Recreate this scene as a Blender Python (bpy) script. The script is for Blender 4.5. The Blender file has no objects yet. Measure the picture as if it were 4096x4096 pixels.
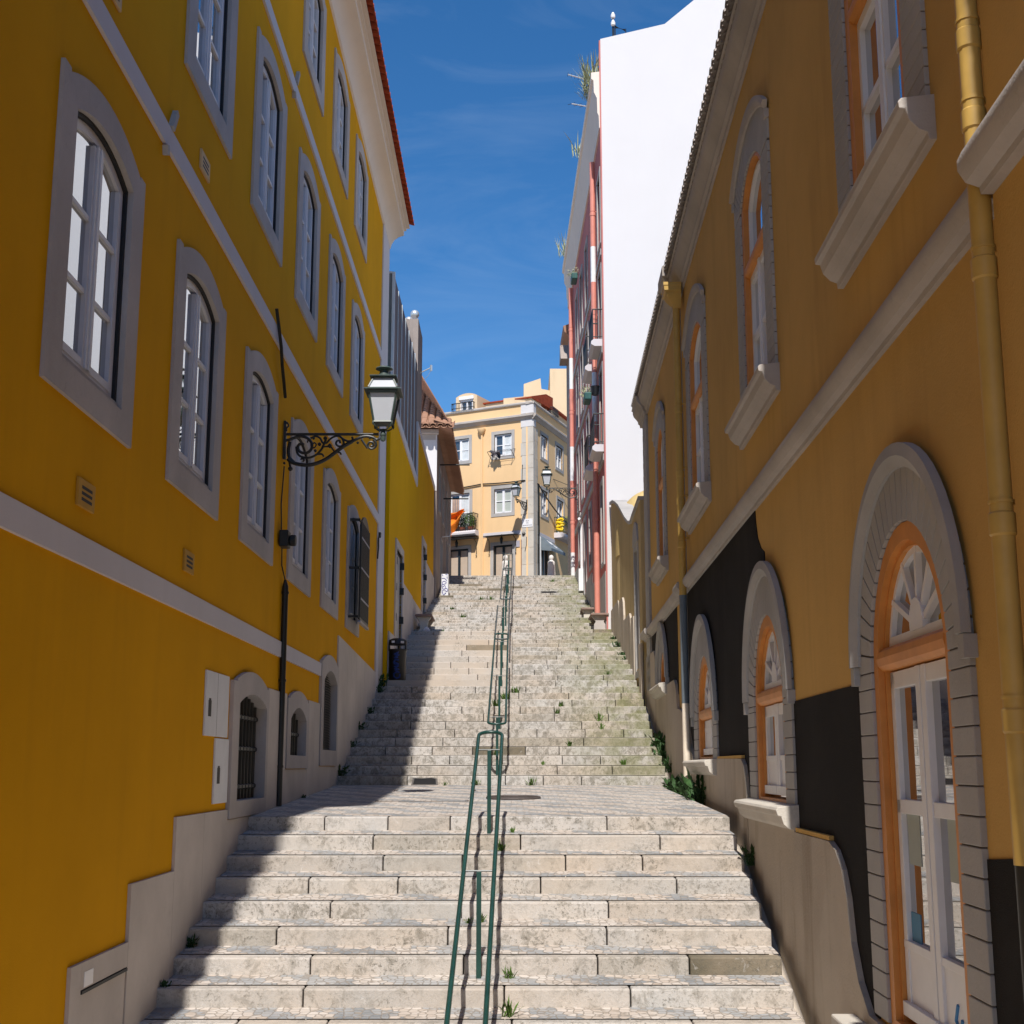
import bpy, bmesh, math, random
from mathutils import Vector, Matrix
from mathutils.geometry import tessellate_polygon
random.seed(7)
sc = bpy.context.scene
col = sc.collection
rad = math.radians
PI = math.pi

# ------------------------------------------------------------------ objects
def tag(o, label=None, cat=None, group=None, kind=None):
    if label: o['label'] = label
    if cat: o['category'] = cat
    if group: o['group'] = group
    if kind: o['kind'] = kind
    return o

def thing(name, label, cat, loc=(0, 0, 0), group=None):
    o = bpy.data.objects.new(name, None)
    o.empty_display_size = .3
    col.objects.link(o)
    o.location = loc
    return tag(o, label, cat, group)

def root_loc(o):
    while o.parent: o = o.parent
    return Vector(o.location)

def copy_tree(o, parent=None):
    c = o.copy(); col.objects.link(c)
    if parent is not None: c.parent = parent
    for ch in list(o.children): copy_tree(ch, c)
    return c

class Fr:
    """facade frame: s along the wall, u outwards, z up"""
    def __init__(f, o, d, n, k=1.0):
        f.o = Vector((o[0], o[1], 0)); f.d = Vector((d[0], d[1], 0)).normalized()
        f.n = Vector((n[0], n[1], 0)).normalized(); f.k = k
    def p(f, s, u, z):
        return (f.o + f.d * s + f.n * u + Vector((0, 0, z))) * f.k
W = Fr((0, 0), (1, 0), (0, -1))            # world: s = X, u = -Y

class MB:
    def __init__(m): m.v = []; m.f = []; m.mi = []; m.t = []
    def add(m, vs, fs, mi=0, t=.5):
        b = len(m.v); m.v += [Vector(v) for v in vs]; m.t += [t] * len(vs)
        for f in fs: m.f.append([b + i for i in f]); m.mi.append(mi)
        return m
    def box(m, fr, s0, s1, u0, u1, z0, z1, mi=0, t=.5):
        q = [fr.p(s, u, z) for z in (z0, z1) for u in (u0, u1) for s in (s0, s1)]
        return m.add(q, [(0, 1, 3, 2), (4, 6, 7, 5), (0, 4, 5, 1), (2, 3, 7, 6), (0, 2, 6, 4), (1, 5, 7, 3)], mi, t)
    def hexa(m, q, mi=0, t=.5):
        return m.add(q, [(0, 1, 2, 3), (7, 6, 5, 4), (0, 4, 5, 1), (1, 5, 6, 2), (2, 6, 7, 3), (3, 7, 4, 0)], mi, t)
    def prism(m, fr, poly, u0, u1, holes=(), mi=0, t=.5):
        loops = [poly] + list(holes)
        flat = [p for l in loops for p in l]; n = len(flat)
        tr = tessellate_polygon([[Vector((a, b, 0)) for a, b in l] for l in loops])
        vs = [fr.p(a, u1, b) for a, b in flat] + [fr.p(a, u0, b) for a, b in flat]
        fs = [tuple(x) for x in tr] + [tuple(i + n for i in reversed(x)) for x in tr]
        k = 0
        for l in loops:
            c = len(l)
            for i in range(c):
                j = (i + 1) % c
                fs.append((k + i, k + j, n + k + j, n + k + i))
            k += c
        return m.add(vs, fs, mi, t)
    def sweep(m, fr, prof, s0, s1, mi=0, t=.5):
        n = len(prof)
        vs = [fr.p(s0, u, z) for u, z in prof] + [fr.p(s1, u, z) for u, z in prof]
        fs = [(i, (i + 1) % n, n + (i + 1) % n, n + i) for i in range(n)]
        tr = tessellate_polygon([[Vector((a, b, 0)) for a, b in prof]])
        fs += [tuple(x) for x in tr] + [tuple(i + n for i in reversed(x)) for x in tr]
        return m.add(vs, fs, mi, t)
    def tube(m, pts, r, n=8, closed=False, mi=0, t=.5):
        P = [Vector(p) for p in pts]; N = len(P); vs = []; fs = []
        R = r if isinstance(r, (list, tuple)) else [r] * N
        up = None
        for i in range(N):
            a = P[i - 1] if (i > 0 or closed) else P[i]
            b = P[(i + 1) % N] if (i < N - 1 or closed) else P[i]
            d = (b - a)
            d = d.normalized() if d.length > 1e-9 else Vector((0, 0, 1))
            if up is None:
                up = Vector((0, 0, 1)) if abs(d.z) < .9 else Vector((1, 0, 0))
            x = d.cross(up)
            if x.length < 1e-6: x = d.orthogonal()
            x.normalize(); y = x.cross(d).normalized(); up = y
            for k in range(n):
                q = 2 * PI * k / n
                vs.append(P[i] + (x * math.cos(q) + y * math.sin(q)) * R[i])
        for i in range(N if closed else N - 1):
            j = (i + 1) % N
            for k in range(n):
                l = (k + 1) % n
                fs.append((i * n + k, i * n + l, j * n + l, j * n + k))
        if not closed:
            fs.append(tuple(range(n - 1, -1, -1))); fs.append(tuple((N - 1) * n + k for k in range(n)))
        return m.add(vs, fs, mi, t)
    def lathe(m, c, prof, n=16, mi=0, sx=1, sy=1):
        c = Vector(c); vs = []; fs = []
        for r, z in prof:
            for k in range(n):
                q = 2 * PI * (k + .5) / n
                vs.append(c + Vector((r * math.cos(q) * sx, r * math.sin(q) * sy, z)))
        for i in range(len(prof) - 1):
            for k in range(n):
                l = (k + 1) % n
                fs.append((i * n + k, i * n + l, (i + 1) * n + l, (i + 1) * n + k))
        fs.append(tuple(range(n - 1, -1, -1))); fs.append(tuple((len(prof) - 1) * n + k for k in range(n)))
        return m.add(vs, fs, mi)
    def build(m, name, mats, parent=None, smooth=False, bevel=0, seg=2, recalc=True):
        off = root_loc(parent) if parent else Vector((0, 0, 0))
        me = bpy.data.meshes.new(name)
        me.from_pydata([v - off for v in m.v], [], m.f)
        if not isinstance(mats, (list, tuple)): mats = [mats]
        for a in mats: me.materials.append(a)
        me.polygons.foreach_set('material_index', m.mi)
        at = me.attributes.new('tone', 'FLOAT', 'POINT')
        at.data.foreach_set('value', m.t)
        if recalc:
            bm = bmesh.new(); bm.from_mesh(me)
            bmesh.ops.recalc_face_normals(bm, faces=bm.faces)
            bm.to_mesh(me); bm.free()
        if smooth:
            me.polygons.foreach_set('use_smooth', [True] * len(me.polygons))
            try: me.set_sharp_from_angle(angle=rad(38))
            except Exception: pass
        me.update()
        o = bpy.data.objects.new(name, me); col.objects.link(o)
        if parent: o.parent = parent
        if bevel:
            b = o.modifiers.new('bevel', 'BEVEL'); b.width = bevel; b.segments = seg
            b.limit_method = 'ANGLE'; b.angle_limit = rad(50)
        return o

def arch(c, hw, zs, rise, n=14):
    """points of an arch from (c+hw,zs) over the top to (c-hw,zs)"""
    R = (hw * hw + rise * rise) / (2 * rise); zc = zs + rise - R
    a = math.asin(min(1, hw / R)) if rise <= hw else PI - math.asin(hw / R)
    return [(c + R * math.sin(a - 2 * a * i / n), zc + R * math.cos(a - 2 * a * i / n)) for i in range(n + 1)]
def opening(c, hw, z0, zs, rise, n=14):
    return [(c - hw, z0), (c + hw, z0)] + arch(c, hw, zs, rise, n)
def rect(s0, s1, z0, z1): return [(s0, z0), (s1, z0), (s1, z1), (s0, z1)]

# ------------------------------------------------------------------ materials
class NT:
    def __init__(s, name):
        s.m = bpy.data.materials.new(name); s.m.use_nodes = True
        s.t = s.m.node_tree; s.t.nodes.clear()
        s.out = s.n('ShaderNodeOutputMaterial')
        s.tc = s.n('ShaderNodeTexCoord')
    def n(s, typ, **kw):
        x = s.t.nodes.new(typ)
        for k, v in kw.items():
            if k in x.inputs.keys(): pass
            setattr(x, k, v)
        return x
    def l(s, a, b): s.t.links.new(a, b)
    def mapping(s, scale=(1, 1, 1), src=None):
        mp = s.n('ShaderNodeMapping'); mp.inputs['Scale'].default_value = scale
        s.l(src or s.tc.outputs['Object'], mp.inputs['Vector']); return mp.outputs['Vector']
    def noise(s, scale, detail=5, rough=.55, vec=None, dist=0):
        x = s.n('ShaderNodeTexNoise'); x.inputs['Scale'].default_value = scale
        x.inputs['Detail'].default_value = detail; x.inputs['Roughness'].default_value = rough
        x.inputs['Distortion'].default_value = dist
        s.l(vec or s.tc.outputs['Object'], x.inputs['Vector']); return x.outputs['Fac']
    def ramp(s, fac, stops):
        x = s.n('ShaderNodeValToRGB'); e = x.color_ramp.elements
        while len(e) < len(stops): e.new(.5)
        for i, (p, c) in enumerate(stops):
            e[i].position = p; e[i].color = (c, c, c, 1) if not isinstance(c, (tuple, list)) else (*c, 1)
        s.l(fac, x.inputs['Fac']); return x.outputs['Color']
    def mix(s, fac, a, b, mode='MIX'):
        x = s.n('ShaderNodeMix', data_type='RGBA', blend_type=mode)
        for i, v in ((0, fac), (6, a), (7, b)):
            if isinstance(v, (int, float)): x.inputs[i].default_value = v
            elif isinstance(v, (tuple, list)): x.inputs[i].default_value = (*v[:3], 1)
            else: s.l(v, x.inputs[i])
        return x.outputs[2]
    def math(s, op, a, b=0, c=None):
        x = s.n('ShaderNodeMath', operation=op)
        for i, v in enumerate((a, b) if c is None else (a, b, c)):
            if isinstance(v, (int, float)): x.inputs[i].default_value = v
            else: s.l(v, x.inputs[i])
        return x.outputs[0]
    def bump(s, h, strength=.3, dist=.02):
        x = s.n('ShaderNodeBump'); x.inputs['Strength'].default_value = strength
        x.inputs['Distance'].default_value = dist; s.l(h, x.inputs['Height']); return x.outputs['Normal']
    def bsdf(s, color, rough=.85, normal=None, metal=0, spec=.3, **kw):
        b = s.n('ShaderNodeBsdfPrincipled')
        for k, v in (('Base Color', color), ('Roughness', rough), ('Metallic', metal), ('Specular IOR Level', spec)):
            if isinstance(v, (int, float)): b.inputs[k].default_value = v
            elif isinstance(v, (tuple, list)): b.inputs[k].default_value = (*v[:3], 1)
            else: s.l(v, b.inputs[k])
        if normal is not None: s.l(normal, b.inputs['Normal'])
        for k, v in kw.items(): b.inputs[k].default_value = v
        s.l(b.outputs[0], s.out.inputs['Surface']); return s.m

def dk(c, f): return tuple(x * f for x in c)
def plaster(name, c, var=.12, stain=None, amt=.25, bump=.25, fine=60, rough=.9, scale=.5):
    t = NT(name)
    a = t.noise(scale, 4, .6); col_ = t.mix(t.ramp(a, [(.3, 0), (.7, 1)]), dk(c, 1 - var), dk(c, 1 + var))
    st = t.noise(1.6, 4, .62, t.mapping((1.3, 1.3, .16)))
    col_ = t.mix(t.math('MULTIPLY', t.ramp(st, [(.52, 0), (.78, 1)]), amt), col_, stain or dk(c, .45))
    sp = t.noise(9, 5, .72)
    col_ = t.mix(t.math('MULTIPLY', t.ramp(sp, [(.62, 0), (.74, 1)]), amt * .6), col_, stain or dk(c, .5))
    h = t.math('ADD', t.noise(fine, 2, .6), t.math('MULTIPLY', sp, 1.2))
    return t.bsdf(col_, rough, t.bump(h, bump, .012), 0, .08)
def stone(name, c, dark=.35, amt=.5, speck=18, bump=.35, rough=.85):
    t = NT(name)
    a = t.noise(.9, 6, .6); col_ = t.mix(t.ramp(a, [(.3, 0), (.7, 1)]), dk(c, .82), dk(c, 1.12))
    s1 = t.noise(speck, 5, .74); s2 = t.noise(1.8, 3, .6, t.mapping((1, 1, .5)))
    f = t.math('MULTIPLY', t.ramp(s1, [(.56, 0), (.7, 1)]), t.ramp(s2, [(.38, .15), (.66, 1)]))
    col_ = t.mix(t.math('MULTIPLY', f, amt), col_, dk(c, dark))
    h = t.math('ADD', t.noise(45, 2, .65), t.math('MULTIPLY', s1, .8))
    return t.bsdf(col_, rough, t.bump(h, bump, .01))
def plain(name, c, rough=.6, var=.1, metal=0, spec=.4, scale=4, bump=.08):
    t = NT(name)
    a = t.noise(scale, 3, .6)
    return t.bsdf(t.mix(t.ramp(a, [(.3, 0), (.7, 1)]), dk(c, 1 - var), dk(c, 1 + var)), rough, t.bump(a, bump, .01), metal, spec)
def glass(name, c, ior=2.3):
    t = NT(name)
    d = t.n('ShaderNodeBsdfDiffuse'); d.inputs['Color'].default_value = (*c, 1)
    g = t.n('ShaderNodeBsdfGlossy'); g.inputs['Roughness'].default_value = .02
    g.inputs['Color'].default_value = (.93, .95, .97, 1)
    nb = t.bump(t.noise(1.3, 2, .5), .05, .02); t.l(nb, g.inputs['Normal'])
    fr = t.n('ShaderNodeLayerWeight'); fr.inputs['Blend'].default_value = .5
    x = t.n('ShaderNodeMixShader'); t.l(t.ramp(fr.outputs['Facing'], [(0, .10), (.45, .16 * ior / 2), (.75, .27 * ior), (1, 1)]), x.inputs[0]); t.l(d.outputs[0], x.inputs[1]); t.l(g.outputs[0], x.inputs[2])
    t.l(x.outputs[0], t.out.inputs['Surface']); return t.m

M = {}
M['yellow'] = plaster('yellow_plaster', (.70, .335, .0015), .07, (.30, .14, .01), .12, .16, 90)
M['yellow_new'] = plaster('bright_yellow_plaster', (.70, .37, .0015), .05, (.4, .2, .01), .1, .12, 90)
M['ochre'] = plaster('ochre_plaster', (.62, .385, .125), .10, (.22, .13, .04), .22, .25, 60)
M['ochre_light'] = plaster('pale_ochre_plaster', (.52, .40, .21), .13, (.28, .21, .11), .4, .3, 50)
M['peach'] = plaster('peach_plaster', (.80, .55, .30), .05, (.5, .34, .2), .18, .12, 60)
M['cream'] = plaster('cream_plaster', (.72, .55, .36), .06, (.45, .33, .2), .25, .12, 60)
M['pink'] = plaster('pink_plaster', (.52, .20, .18), .12, (.25, .09, .08), .3, .2, 60)
M['white_wall'] = plaster('white_wall_paint', (.655, .64, .645), .02, (.6, .58, .56), .12, .12, 40)
M['white_trim'] = plaster('white_trim_paint', (.62, .59, .61), .04, (.4, .37, .35), .12, .1, 80)
M['cove'] = plaster('cream_cornice_paint', (.74, .66, .58), .04, (.5, .42, .35), .15, .1, 80)
M['grey_wall'] = plaster('grey_render', (.33, .28, .25), .2, (.12, .1, .09), .7, .4, 40)
M['black_dado'] = plaster('black_roughcast', (.028, .026, .025), .3, (.06, .05, .045), .25, .9, 130)
M['cement'] = plaster('cement_plinth', (.50, .435, .36), .16, (.19, .14, .09), .6, .45, 45)
M['stone'] = stone('limestone', (.46, .42, .40), .45, .4)
M['stone_panel'] = stone('limestone_panel', (.55, .495, .455), .7, .35, 10, .15, .7)
M['brick_grey'] = stone('grey_painted_brick', (.42, .41, .40), .6, .25, 22, .3)
M['mould'] = stone('grey_moulding_stone', (.46, .42, .385), .55, .35, 16, .35)
M['mortar'] = plain('dark_mortar', (.14, .13, .125), .95)
M['corner_stone'] = stone('quoin_stone', (.56, .52, .46), .45, .45, 9, .35)
M['granite_grey'] = stone('grey_stone_surround', (.42, .40, .38), .6, .4, 12, .2)
M['window_white'] = plain('white_window_paint', (.60, .60, .64), .45, .05)
M['window_bright'] = plain('bright_window_paint', (.80, .80, .82), .45, .04)
M['gasket'] = plain('black_rubber', (.012, .012, .014), .6)
M['orange'] = plain('orange_window_paint', (.62, .25, .055), .5, .12)
M['iron'] = plain('black_iron', (.012, .014, .014), .45, .2, 0, .5)
M['green_iron'] = plain('dark_green_painted_iron', (.011, .05, .04), .35, .25, 0, .5)
M['grey_iron'] = plain('worn_grey_green_iron', (.07, .085, .085), .42, .35, 0, .5, 3)
M['lamp_green'] = plain('grey_green_lamp_paint', (.06, .085, .075), .4, .2)
M['lamp_glass'] = plain('opal_lamp_glass', (.50, .52, .56), .18, .03, 0, .6)
M['tile_red'] = plain('red_clay_tile', (.30, .055, .022), .85, .25, 0, .2, 6, .3)
M['tile_old'] = stone('weathered_clay_tile', (.36, .20, .13), .45, .55, 9, .4)
M['tile_pale'] = stone('pale_mortared_tile', (.42, .37, .33), .4, .5, 14, .5)
M['metal_clad'] = plain('dark_metal_cladding', (.085, .075, .085), .55, .06, .2, .4)
M['mesh_grey'] = plain('grey_perforated_metal', (.19, .215, .22), .6, .08)
M['alu'] = plain('aluminium', (.62, .66, .68), .35, .05, .6)
M['pipe_yellow'] = plain('yellow_downpipe_paint', (.56, .36, .095), .5, .1)
M['pipe_pink'] = plain('salmon_downpipe_paint', (.66, .25, .19), .5, .08)
M['pipe_cream'] = plain('cream_pipe', (.74, .65, .53), .6, .08)
M['pipe_white'] = plain('white_pipe', (.78, .78, .78), .55, .06)
M['steel'] = plain('steel_door', (.40, .385, .36), .45, .12)
M['door_dark'] = plain('dark_blue_green_door_paint', (.016, .024, .03), .45, .2)
M['paper'] = plain('brown_paper', (.50, .40, .31), .9, .06)
M['blackplastic'] = plain('black_bin_plastic', (.012, .012, .014), .4, .2)
M['blue_paint'] = plain('blue_spray_paint', (.015, .045, .22), .6, .1)
M['violet_paint'] = plain('violet_spray_paint', (.085, .075, .30), .6, .1)
M['box_white'] = plain('white_cabinet_paint', (.70, .71, .74), .5, .05)
M['sign_white'] = plain('white_enamel', (.80, .80, .82), .35, .02)
M['ink'] = plain('grey_lettering', (.16, .16, .19), .7, .02)
M['cloth_orange'] = plain('orange_cloth', (.80, .20, .012), .9, .12)
M['cloth_grey'] = plain('dark_grey_cloth', (.11, .10, .115), .95, .3)
M['cloth_yellow'] = plain('yellow_plastic', (.85, .58, .008), .5, .05)
M['awning'] = plain('grey_blue_awning_canvas', (.15, .185, .215), .8, .1)
M['curtain'] = plain('white_curtain', (.60, .64, .66), .9, .1)
M['curtain_brown'] = plain('brown_curtain', (.36, .25, .19), .9, .15)
M['leaf'] = plain('green_leaf', (.075, .14, .022), .7, .4, 0, .3, 20)
M['leaf_dark'] = plain('dark_green_leaf', (.03, .075, .02), .7, .4, 0, .3, 20)
M['leaf_dry'] = plain('pale_dry_plant', (.36, .38, .22), .85, .3, 0, .3, 20)
M['terracotta'] = plain('terracotta_pot', (.22, .07, .04), .8, .15)
M['pot_green'] = plain('green_plastic_pot', (.02, .09, .08), .5, .2)
M['vent_paint'] = plain('cream_vent_paint', (.62, .42, .20), .7, .08)
M['vent_yellow'] = plain('yellow_vent_paint', (.50, .27, .03), .7, .08)
M['asphalt'] = plain('asphalt', (.06, .06, .06), .9, .25)
M['cast_iron'] = plain('cast_iron', (.09, .075, .07), .7, .2, .3)
M['bollard'] = stone('white_bollard_stone', (.72, .69, .66), .6, .2, 12, .15)
M['porcelain'] = plain('white_porcelain', (.80, .80, .80), .25, .03)
M['glass'] = glass('window_glass', (.045, .05, .06), 2.5)
M['glass_dark'] = glass('brown_room_glass', (.05, .03, .018), 2.3)
M['glass_far'] = glass('far_window_glass', (.05, .065, .08), 1.8)
M['blind'] = plain('pale_green_blind', (.42, .46, .42), .9, .03)

def step_stone(name, worn):
    t = NT(name)
    at = t.n('ShaderNodeAttribute', attribute_name='tone')
    tone = at.outputs['Fac']
    base = t.ramp(tone, [(0, (.40, .375, .35)), (.22, (.50, .485, .465)), (.45, (.45, .405, .36)), (.68, (.53, .515, .50)), (.84, (.38, .35, .31)), (.93, (.36, .33, .28)), (.96, (.145, .125, .09)), (1, (.13, .115, .08))])
    big = t.noise(.7, 4, .6)
    base = t.mix(t.ramp(big, [(.38, 0), (.68, .5)]), base, (.53, .43, .33))
    # lichen and soot in ragged patches of several sizes
    s1 = t.noise(8.5, 6, .78, t.mapping((1, 1, .8)), .6); s2 = t.noise(1.3, 3, .65)
    f = t.math('MULTIPLY', t.ramp(s1, [(.50 - .03 * worn, 0), (.60 - .03 * worn, 1)]), t.ramp(s2, [(.36 - .10 * worn, .06 + .3 * worn), (.62 - .12 * worn, .95)]))
    base = t.mix(t.math('MULTIPLY', f, .60 + .08 * worn), base, (.16, .145, .115))
    s3 = t.noise(27, 4, .8)
    f2 = t.math('MULTIPLY', t.ramp(s3, [(.54, 0), (.62, 1)]), t.ramp(s2, [(.42 - .1 * worn, .1 + .2 * worn), (.56, .85)]))
    base = t.mix(t.math('MULTIPLY', f2, .8), base, (.11, .10, .08))
    base = t.mix(t.math('MULTIPLY', t.ramp(s1, [(.30, 1), (.40, 0)]), .5), base, (.66, .64, .62))
    # moss, only along the damp right hand edge of the upper flights
    sx = t.n('ShaderNodeSeparateXYZ'); t.l(t.tc.outputs['Object'], sx.inputs[0])
    mr = t.n('ShaderNodeMapRange'); mr.inputs[1].default_value = .9; mr.inputs[2].default_value = 2.3
    t.l(sx.outputs['X'], mr.inputs[0])
    my = t.n('ShaderNodeMapRange'); my.inputs[1].default_value = 19; my.inputs[2].default_value = 25
    t.l(sx.outputs['Y'], my.inputs[0])
    mm = t.math('MULTIPLY', mr.outputs[0], my.outputs[0])
    base = t.mix(t.math('MULTIPLY', t.math('MULTIPLY', mm, t.ramp(t.noise(2.2, 4, .65), [(.38, 0), (.56, 1)])), .60), base, (.17, .18, .06))
    h = t.math('ADD', s1, t.math('MULTIPLY', s3, .5))
    return t.bsdf(base, .9, t.bump(h, .6, .016), 0, .2)
M['step'] = step_stone('worn_step_limestone', 0.25)
M['step_old'] = step_stone('stained_step_limestone', 1.0)
M['step_pale'] = step_stone('clean_step_limestone', -.6)

def cobble():
    t = NT('limestone_cobbles')
    sx = t.n('ShaderNodeSeparateXYZ'); t.l(t.tc.outputs['Object'], sx.inputs[0])
    cb = t.n('ShaderNodeCombineXYZ'); t.l(sx.outputs['X'], cb.inputs[0]); t.l(sx.outputs['Y'], cb.inputs[1])
    v = t.n('ShaderNodeTexVoronoi', feature='F1'); v.inputs['Scale'].default_value = 13; v.inputs['Randomness'].default_value = .62
    t.l(cb.outputs[0], v.inputs['Vector'])
    e = t.n('ShaderNodeTexVoronoi', feature='DISTANCE_TO_EDGE'); e.inputs['Scale'].default_value = 13; e.inputs['Randomness'].default_value = .62
    t.l(cb.outputs[0], e.inputs['Vector'])
    sp = t.n('ShaderNodeSeparateColor'); t.l(v.outputs['Color'], sp.inputs[0])
    pink = t.mix(sp.outputs[0], (.44, .37, .31), (.58, .52, .47))
    grey = t.mix(sp.outputs[1], (.20, .215, .23), (.33, .335, .345))
    # zig-zag of darker cobbles: wave bands distorted
    wv = t.n('ShaderNodeTexWave', wave_type='BANDS', bands_direction='DIAGONAL'); wv.inputs['Scale'].default_value = .75
    wv.inputs['Distortion'].default_value = 5; wv.inputs['Detail'].default_value = 2; wv.inputs['Detail Scale'].default_value = 1.6
    t.l(v.outputs['Position'], wv.inputs['Vector'])
    c = t.mix(t.ramp(t.math('ADD', wv.outputs['Fac'], t.math('MULTIPLY', sp.outputs[2], .5)), [(.72, 0), (.86, 1)]), pink, grey)
    c = t.mix(t.ramp(t.noise(1.1, 5, .6), [(.4, 0), (.75, .5)]), c, (.66, .64, .61))
    j = t.ramp(e.outputs['Distance'], [(.0, 0), (.09, 1)])
    c = t.mix(t.math('SUBTRACT', 1, j), c, (.30, .26, .22))
    h = t.math('ADD', t.math('MULTIPLY', j, 1.2), t.math('MULTIPLY', t.noise(40, 4, .6), .3))
    return t.bsdf(c, .75, t.bump(h, .6, .012), 0, .35)
M['cobble'] = cobble()
# ------------------------------------------------------------------ facade frames
FL = Fr((-3.07, 0), (.0016, 1), (1, -.0016))
BEND = 6.8
pb = FL.p(BEND, 0, 0)
FLn = Fr((pb.x, pb.y), (-.08, -1), (1, -.08))          # added unseen near stretch, angled left to shape the shadow on the lower steps
FR = Fr((2.26, 0), (.0255, 1), (-1, .0255))
F2 = Fr((-3.17, 0), (.009, 1), (1, -.009))
F3 = Fr((-2.75, 0), (.0016, 1), (1, -.0016))
FG = Fr((2.90, 0), (0, 1), (-1, 0))
FP = Fr((3.42, 0), (-.0172, 1), (-1, -.0172))
def XL(y): return (-3.045 if y < 30.6 else (-3.17 + .009 * y if y < 46.2 else -2.70 + .0016 * y))
def XR(y):
    if y < 29.7: return 2.26 + .0255 * y - .16
    if y < 38.3: return 2.86
    return 3.42 - .0172 * y - .05

# ------------------------------------------------------------------ ground, stairs
def structure(name, mb, mats, **kw):
    o = mb.build(name, mats, None, **kw); return tag(o, kind='structure')

FA = [(11.9 + .53 * k, -1.863 + .185 * k) for k in range(-4, 8)]
FB = [(23.3 + .61 * k, -.166 + .175 * k) for k in range(13)]
YC = [31.12, 31.6, 32.17, 32.79, 33.41, 34.05, 34.69, 35.34, 36.0, 36.66, 37.33, 38.0, 38.68, 39.36, 40.05, 40.73, 41.41, 42.09, 42.77, 43.43, 44.1, 44.75, 45.39, 46.03, 46.65, 47.27, 47.87, 48.46, 49.04, 49.61, 50.17, 50.73, 51.28, 51.83]
FC = [(y, 1.934 + .16 * (k + 1)) for k, y in enumerate(YC)]
YCL = [31.63, 32.23, 32.9, 33.55, 34.1, 34.7, 35.35, 36.14, 37.0]
FCL = [(y, 1.934 + .196 * (k + 1)) for k, y in enumerate(YCL)]
NOSES = FA + FB + FC
def ground_z(y):
    """height of the paving in the middle of the stair at distance y"""
    z = NOSES[0][1] - .15
    for i, (yy, zz) in enumerate(NOSES):
        if y >= yy:
            ny = NOSES[i + 1][0] if i + 1 < len(NOSES) else yy + 9
            nb = (NOSES[i + 1][1] - .15) if i + 1 < len(NOSES) else zz + .1
            z = zz + (nb - zz) * (y - yy) / (ny - yy)
    return z

rs = random.Random(11)
def blocks(mb, y, z, h, x0, x1, lo, hi, tones, deep=.30):
    x = x0
    while x < x1 - .02:
        w = rs.uniform(lo, hi)
        if x1 - x - w < .35: w = x1 - x
        t = rs.choice(tones) if rs.random() > .014 else .985
        if t < .9: t = min(.9, max(0, t + rs.uniform(-.1, .1)))
        g = .006; dy = rs.uniform(-.012, .012); dz = rs.uniform(-.006, .006)
        a, b = x + g, x + w - g
        q = [(a, y + dy, z - h - .04), (b, y + dy + rs.uniform(-.006, .006), z - h - .04), (b, y + deep, z - h - .04), (a, y + deep, z - h - .04),
             (a, y + dy, z + dz), (b, y + dy, z + dz + rs.uniform(-.004, .004)), (b, y + deep, z + .004), (a, y + deep, z + .004)]
        mb.hexa(q, 0, t); x += w
def flight(name, steps, x0f, x1f, h, lo, hi, tones, cobbles=None, last_end=None, mt='step_old'):
    mb = MB()
    for i, (y, z) in enumerate(steps):
        blocks(mb, y, z, h + .03, x0f(y), x1f(y), lo, hi, tones, .16 if cobbles else .34)
        if i + 1 < len(steps): ny, nz = steps[i + 1][0], steps[i + 1][1] - h
        elif last_end: ny, nz = last_end
        else: continue
        tgt = cobbles if cobbles else mb
        d = .155 if cobbles else .3
        N = 10
        xs = [x0f(y) + (x1f(y) - x0f(y)) * k / N for k in range(N + 1)]
        ws = [rs.uniform(-.003, .003) for _ in xs]; M_ = 1 if ny - y < 1 else 8
        for k in range(N):
            for r in range(M_):
                ya, yb = y + d + (ny + .02 - y - d) * r / M_, y + d + (ny + .02 - y - d) * (r + 1) / M_
                za, zb = z + (nz - z) * (ya - y) / (ny - y), z + (nz - z) * (yb - y) / (ny - y)
                e0 = ws[k] if 0 < r else 0; e1 = ws[k + 1] if 0 < r else 0
                f0 = ws[k] if r < M_ - 1 else 0; f1 = ws[k + 1] if r < M_ - 1 else 0
                tgt.add([(xs[k], ya, za + e0), (xs[k + 1], ya, za + e1), (xs[k + 1], yb, zb + f1), (xs[k], yb, zb + f0)], [(0, 1, 2, 3)], 0, .4)
    return structure(name, mb, [M[mt]], bevel=.014, seg=2)

cob = MB()
T1 = [.1, .25, .35, .5, .5, .75, .6]
T2 = [.15, .3, .7, .8, .7, .55]
flight('lower_stone_steps', FA, XL, XR, .15, .7, 1.8, T1, cob, (23.3, -.316), 'step')
flight('middle_stone_steps', FB, XL, XR, .15, .6, 1.7, T2, None, None)
flight('side_stone_steps', FCL, XL, lambda y: -.12, .15, .6, 1.7, [.42, .5, .45], None, (38.0, 3.74), 'step_pale')
flight('upper_stone_steps', FC[:10], lambda y: .0, XR, .145, .5, 1.5, T2, None, (FC[10][0], FC[10][1] - .14))
flight('top_stone_steps', FC[10:], XL, XR, .145, .5, 1.5, T2 + [.1, .62], None, (61, 7.62))
b = MB()                                              # landing beside the bin, kerb dividing the two upper flights
b.box(W, XL(31), -.12, -31.64, -30.6, 1.5, 1.936)
structure('bin_landing', b, [M['step_pale']])
b = MB()
for i, (y, z) in enumerate(FC[:10]):
    ny = FC[i + 1][0]
    b.box(W, -.118, -.002, -ny - .02, -y + .03, z - .6, z + .035, 0, .5)
structure('dividing_kerb', b, [M['step_pale']], bevel=.012)
structure('cobblestone_paving', cob, [M['cobble']], recalc=False)
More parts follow.
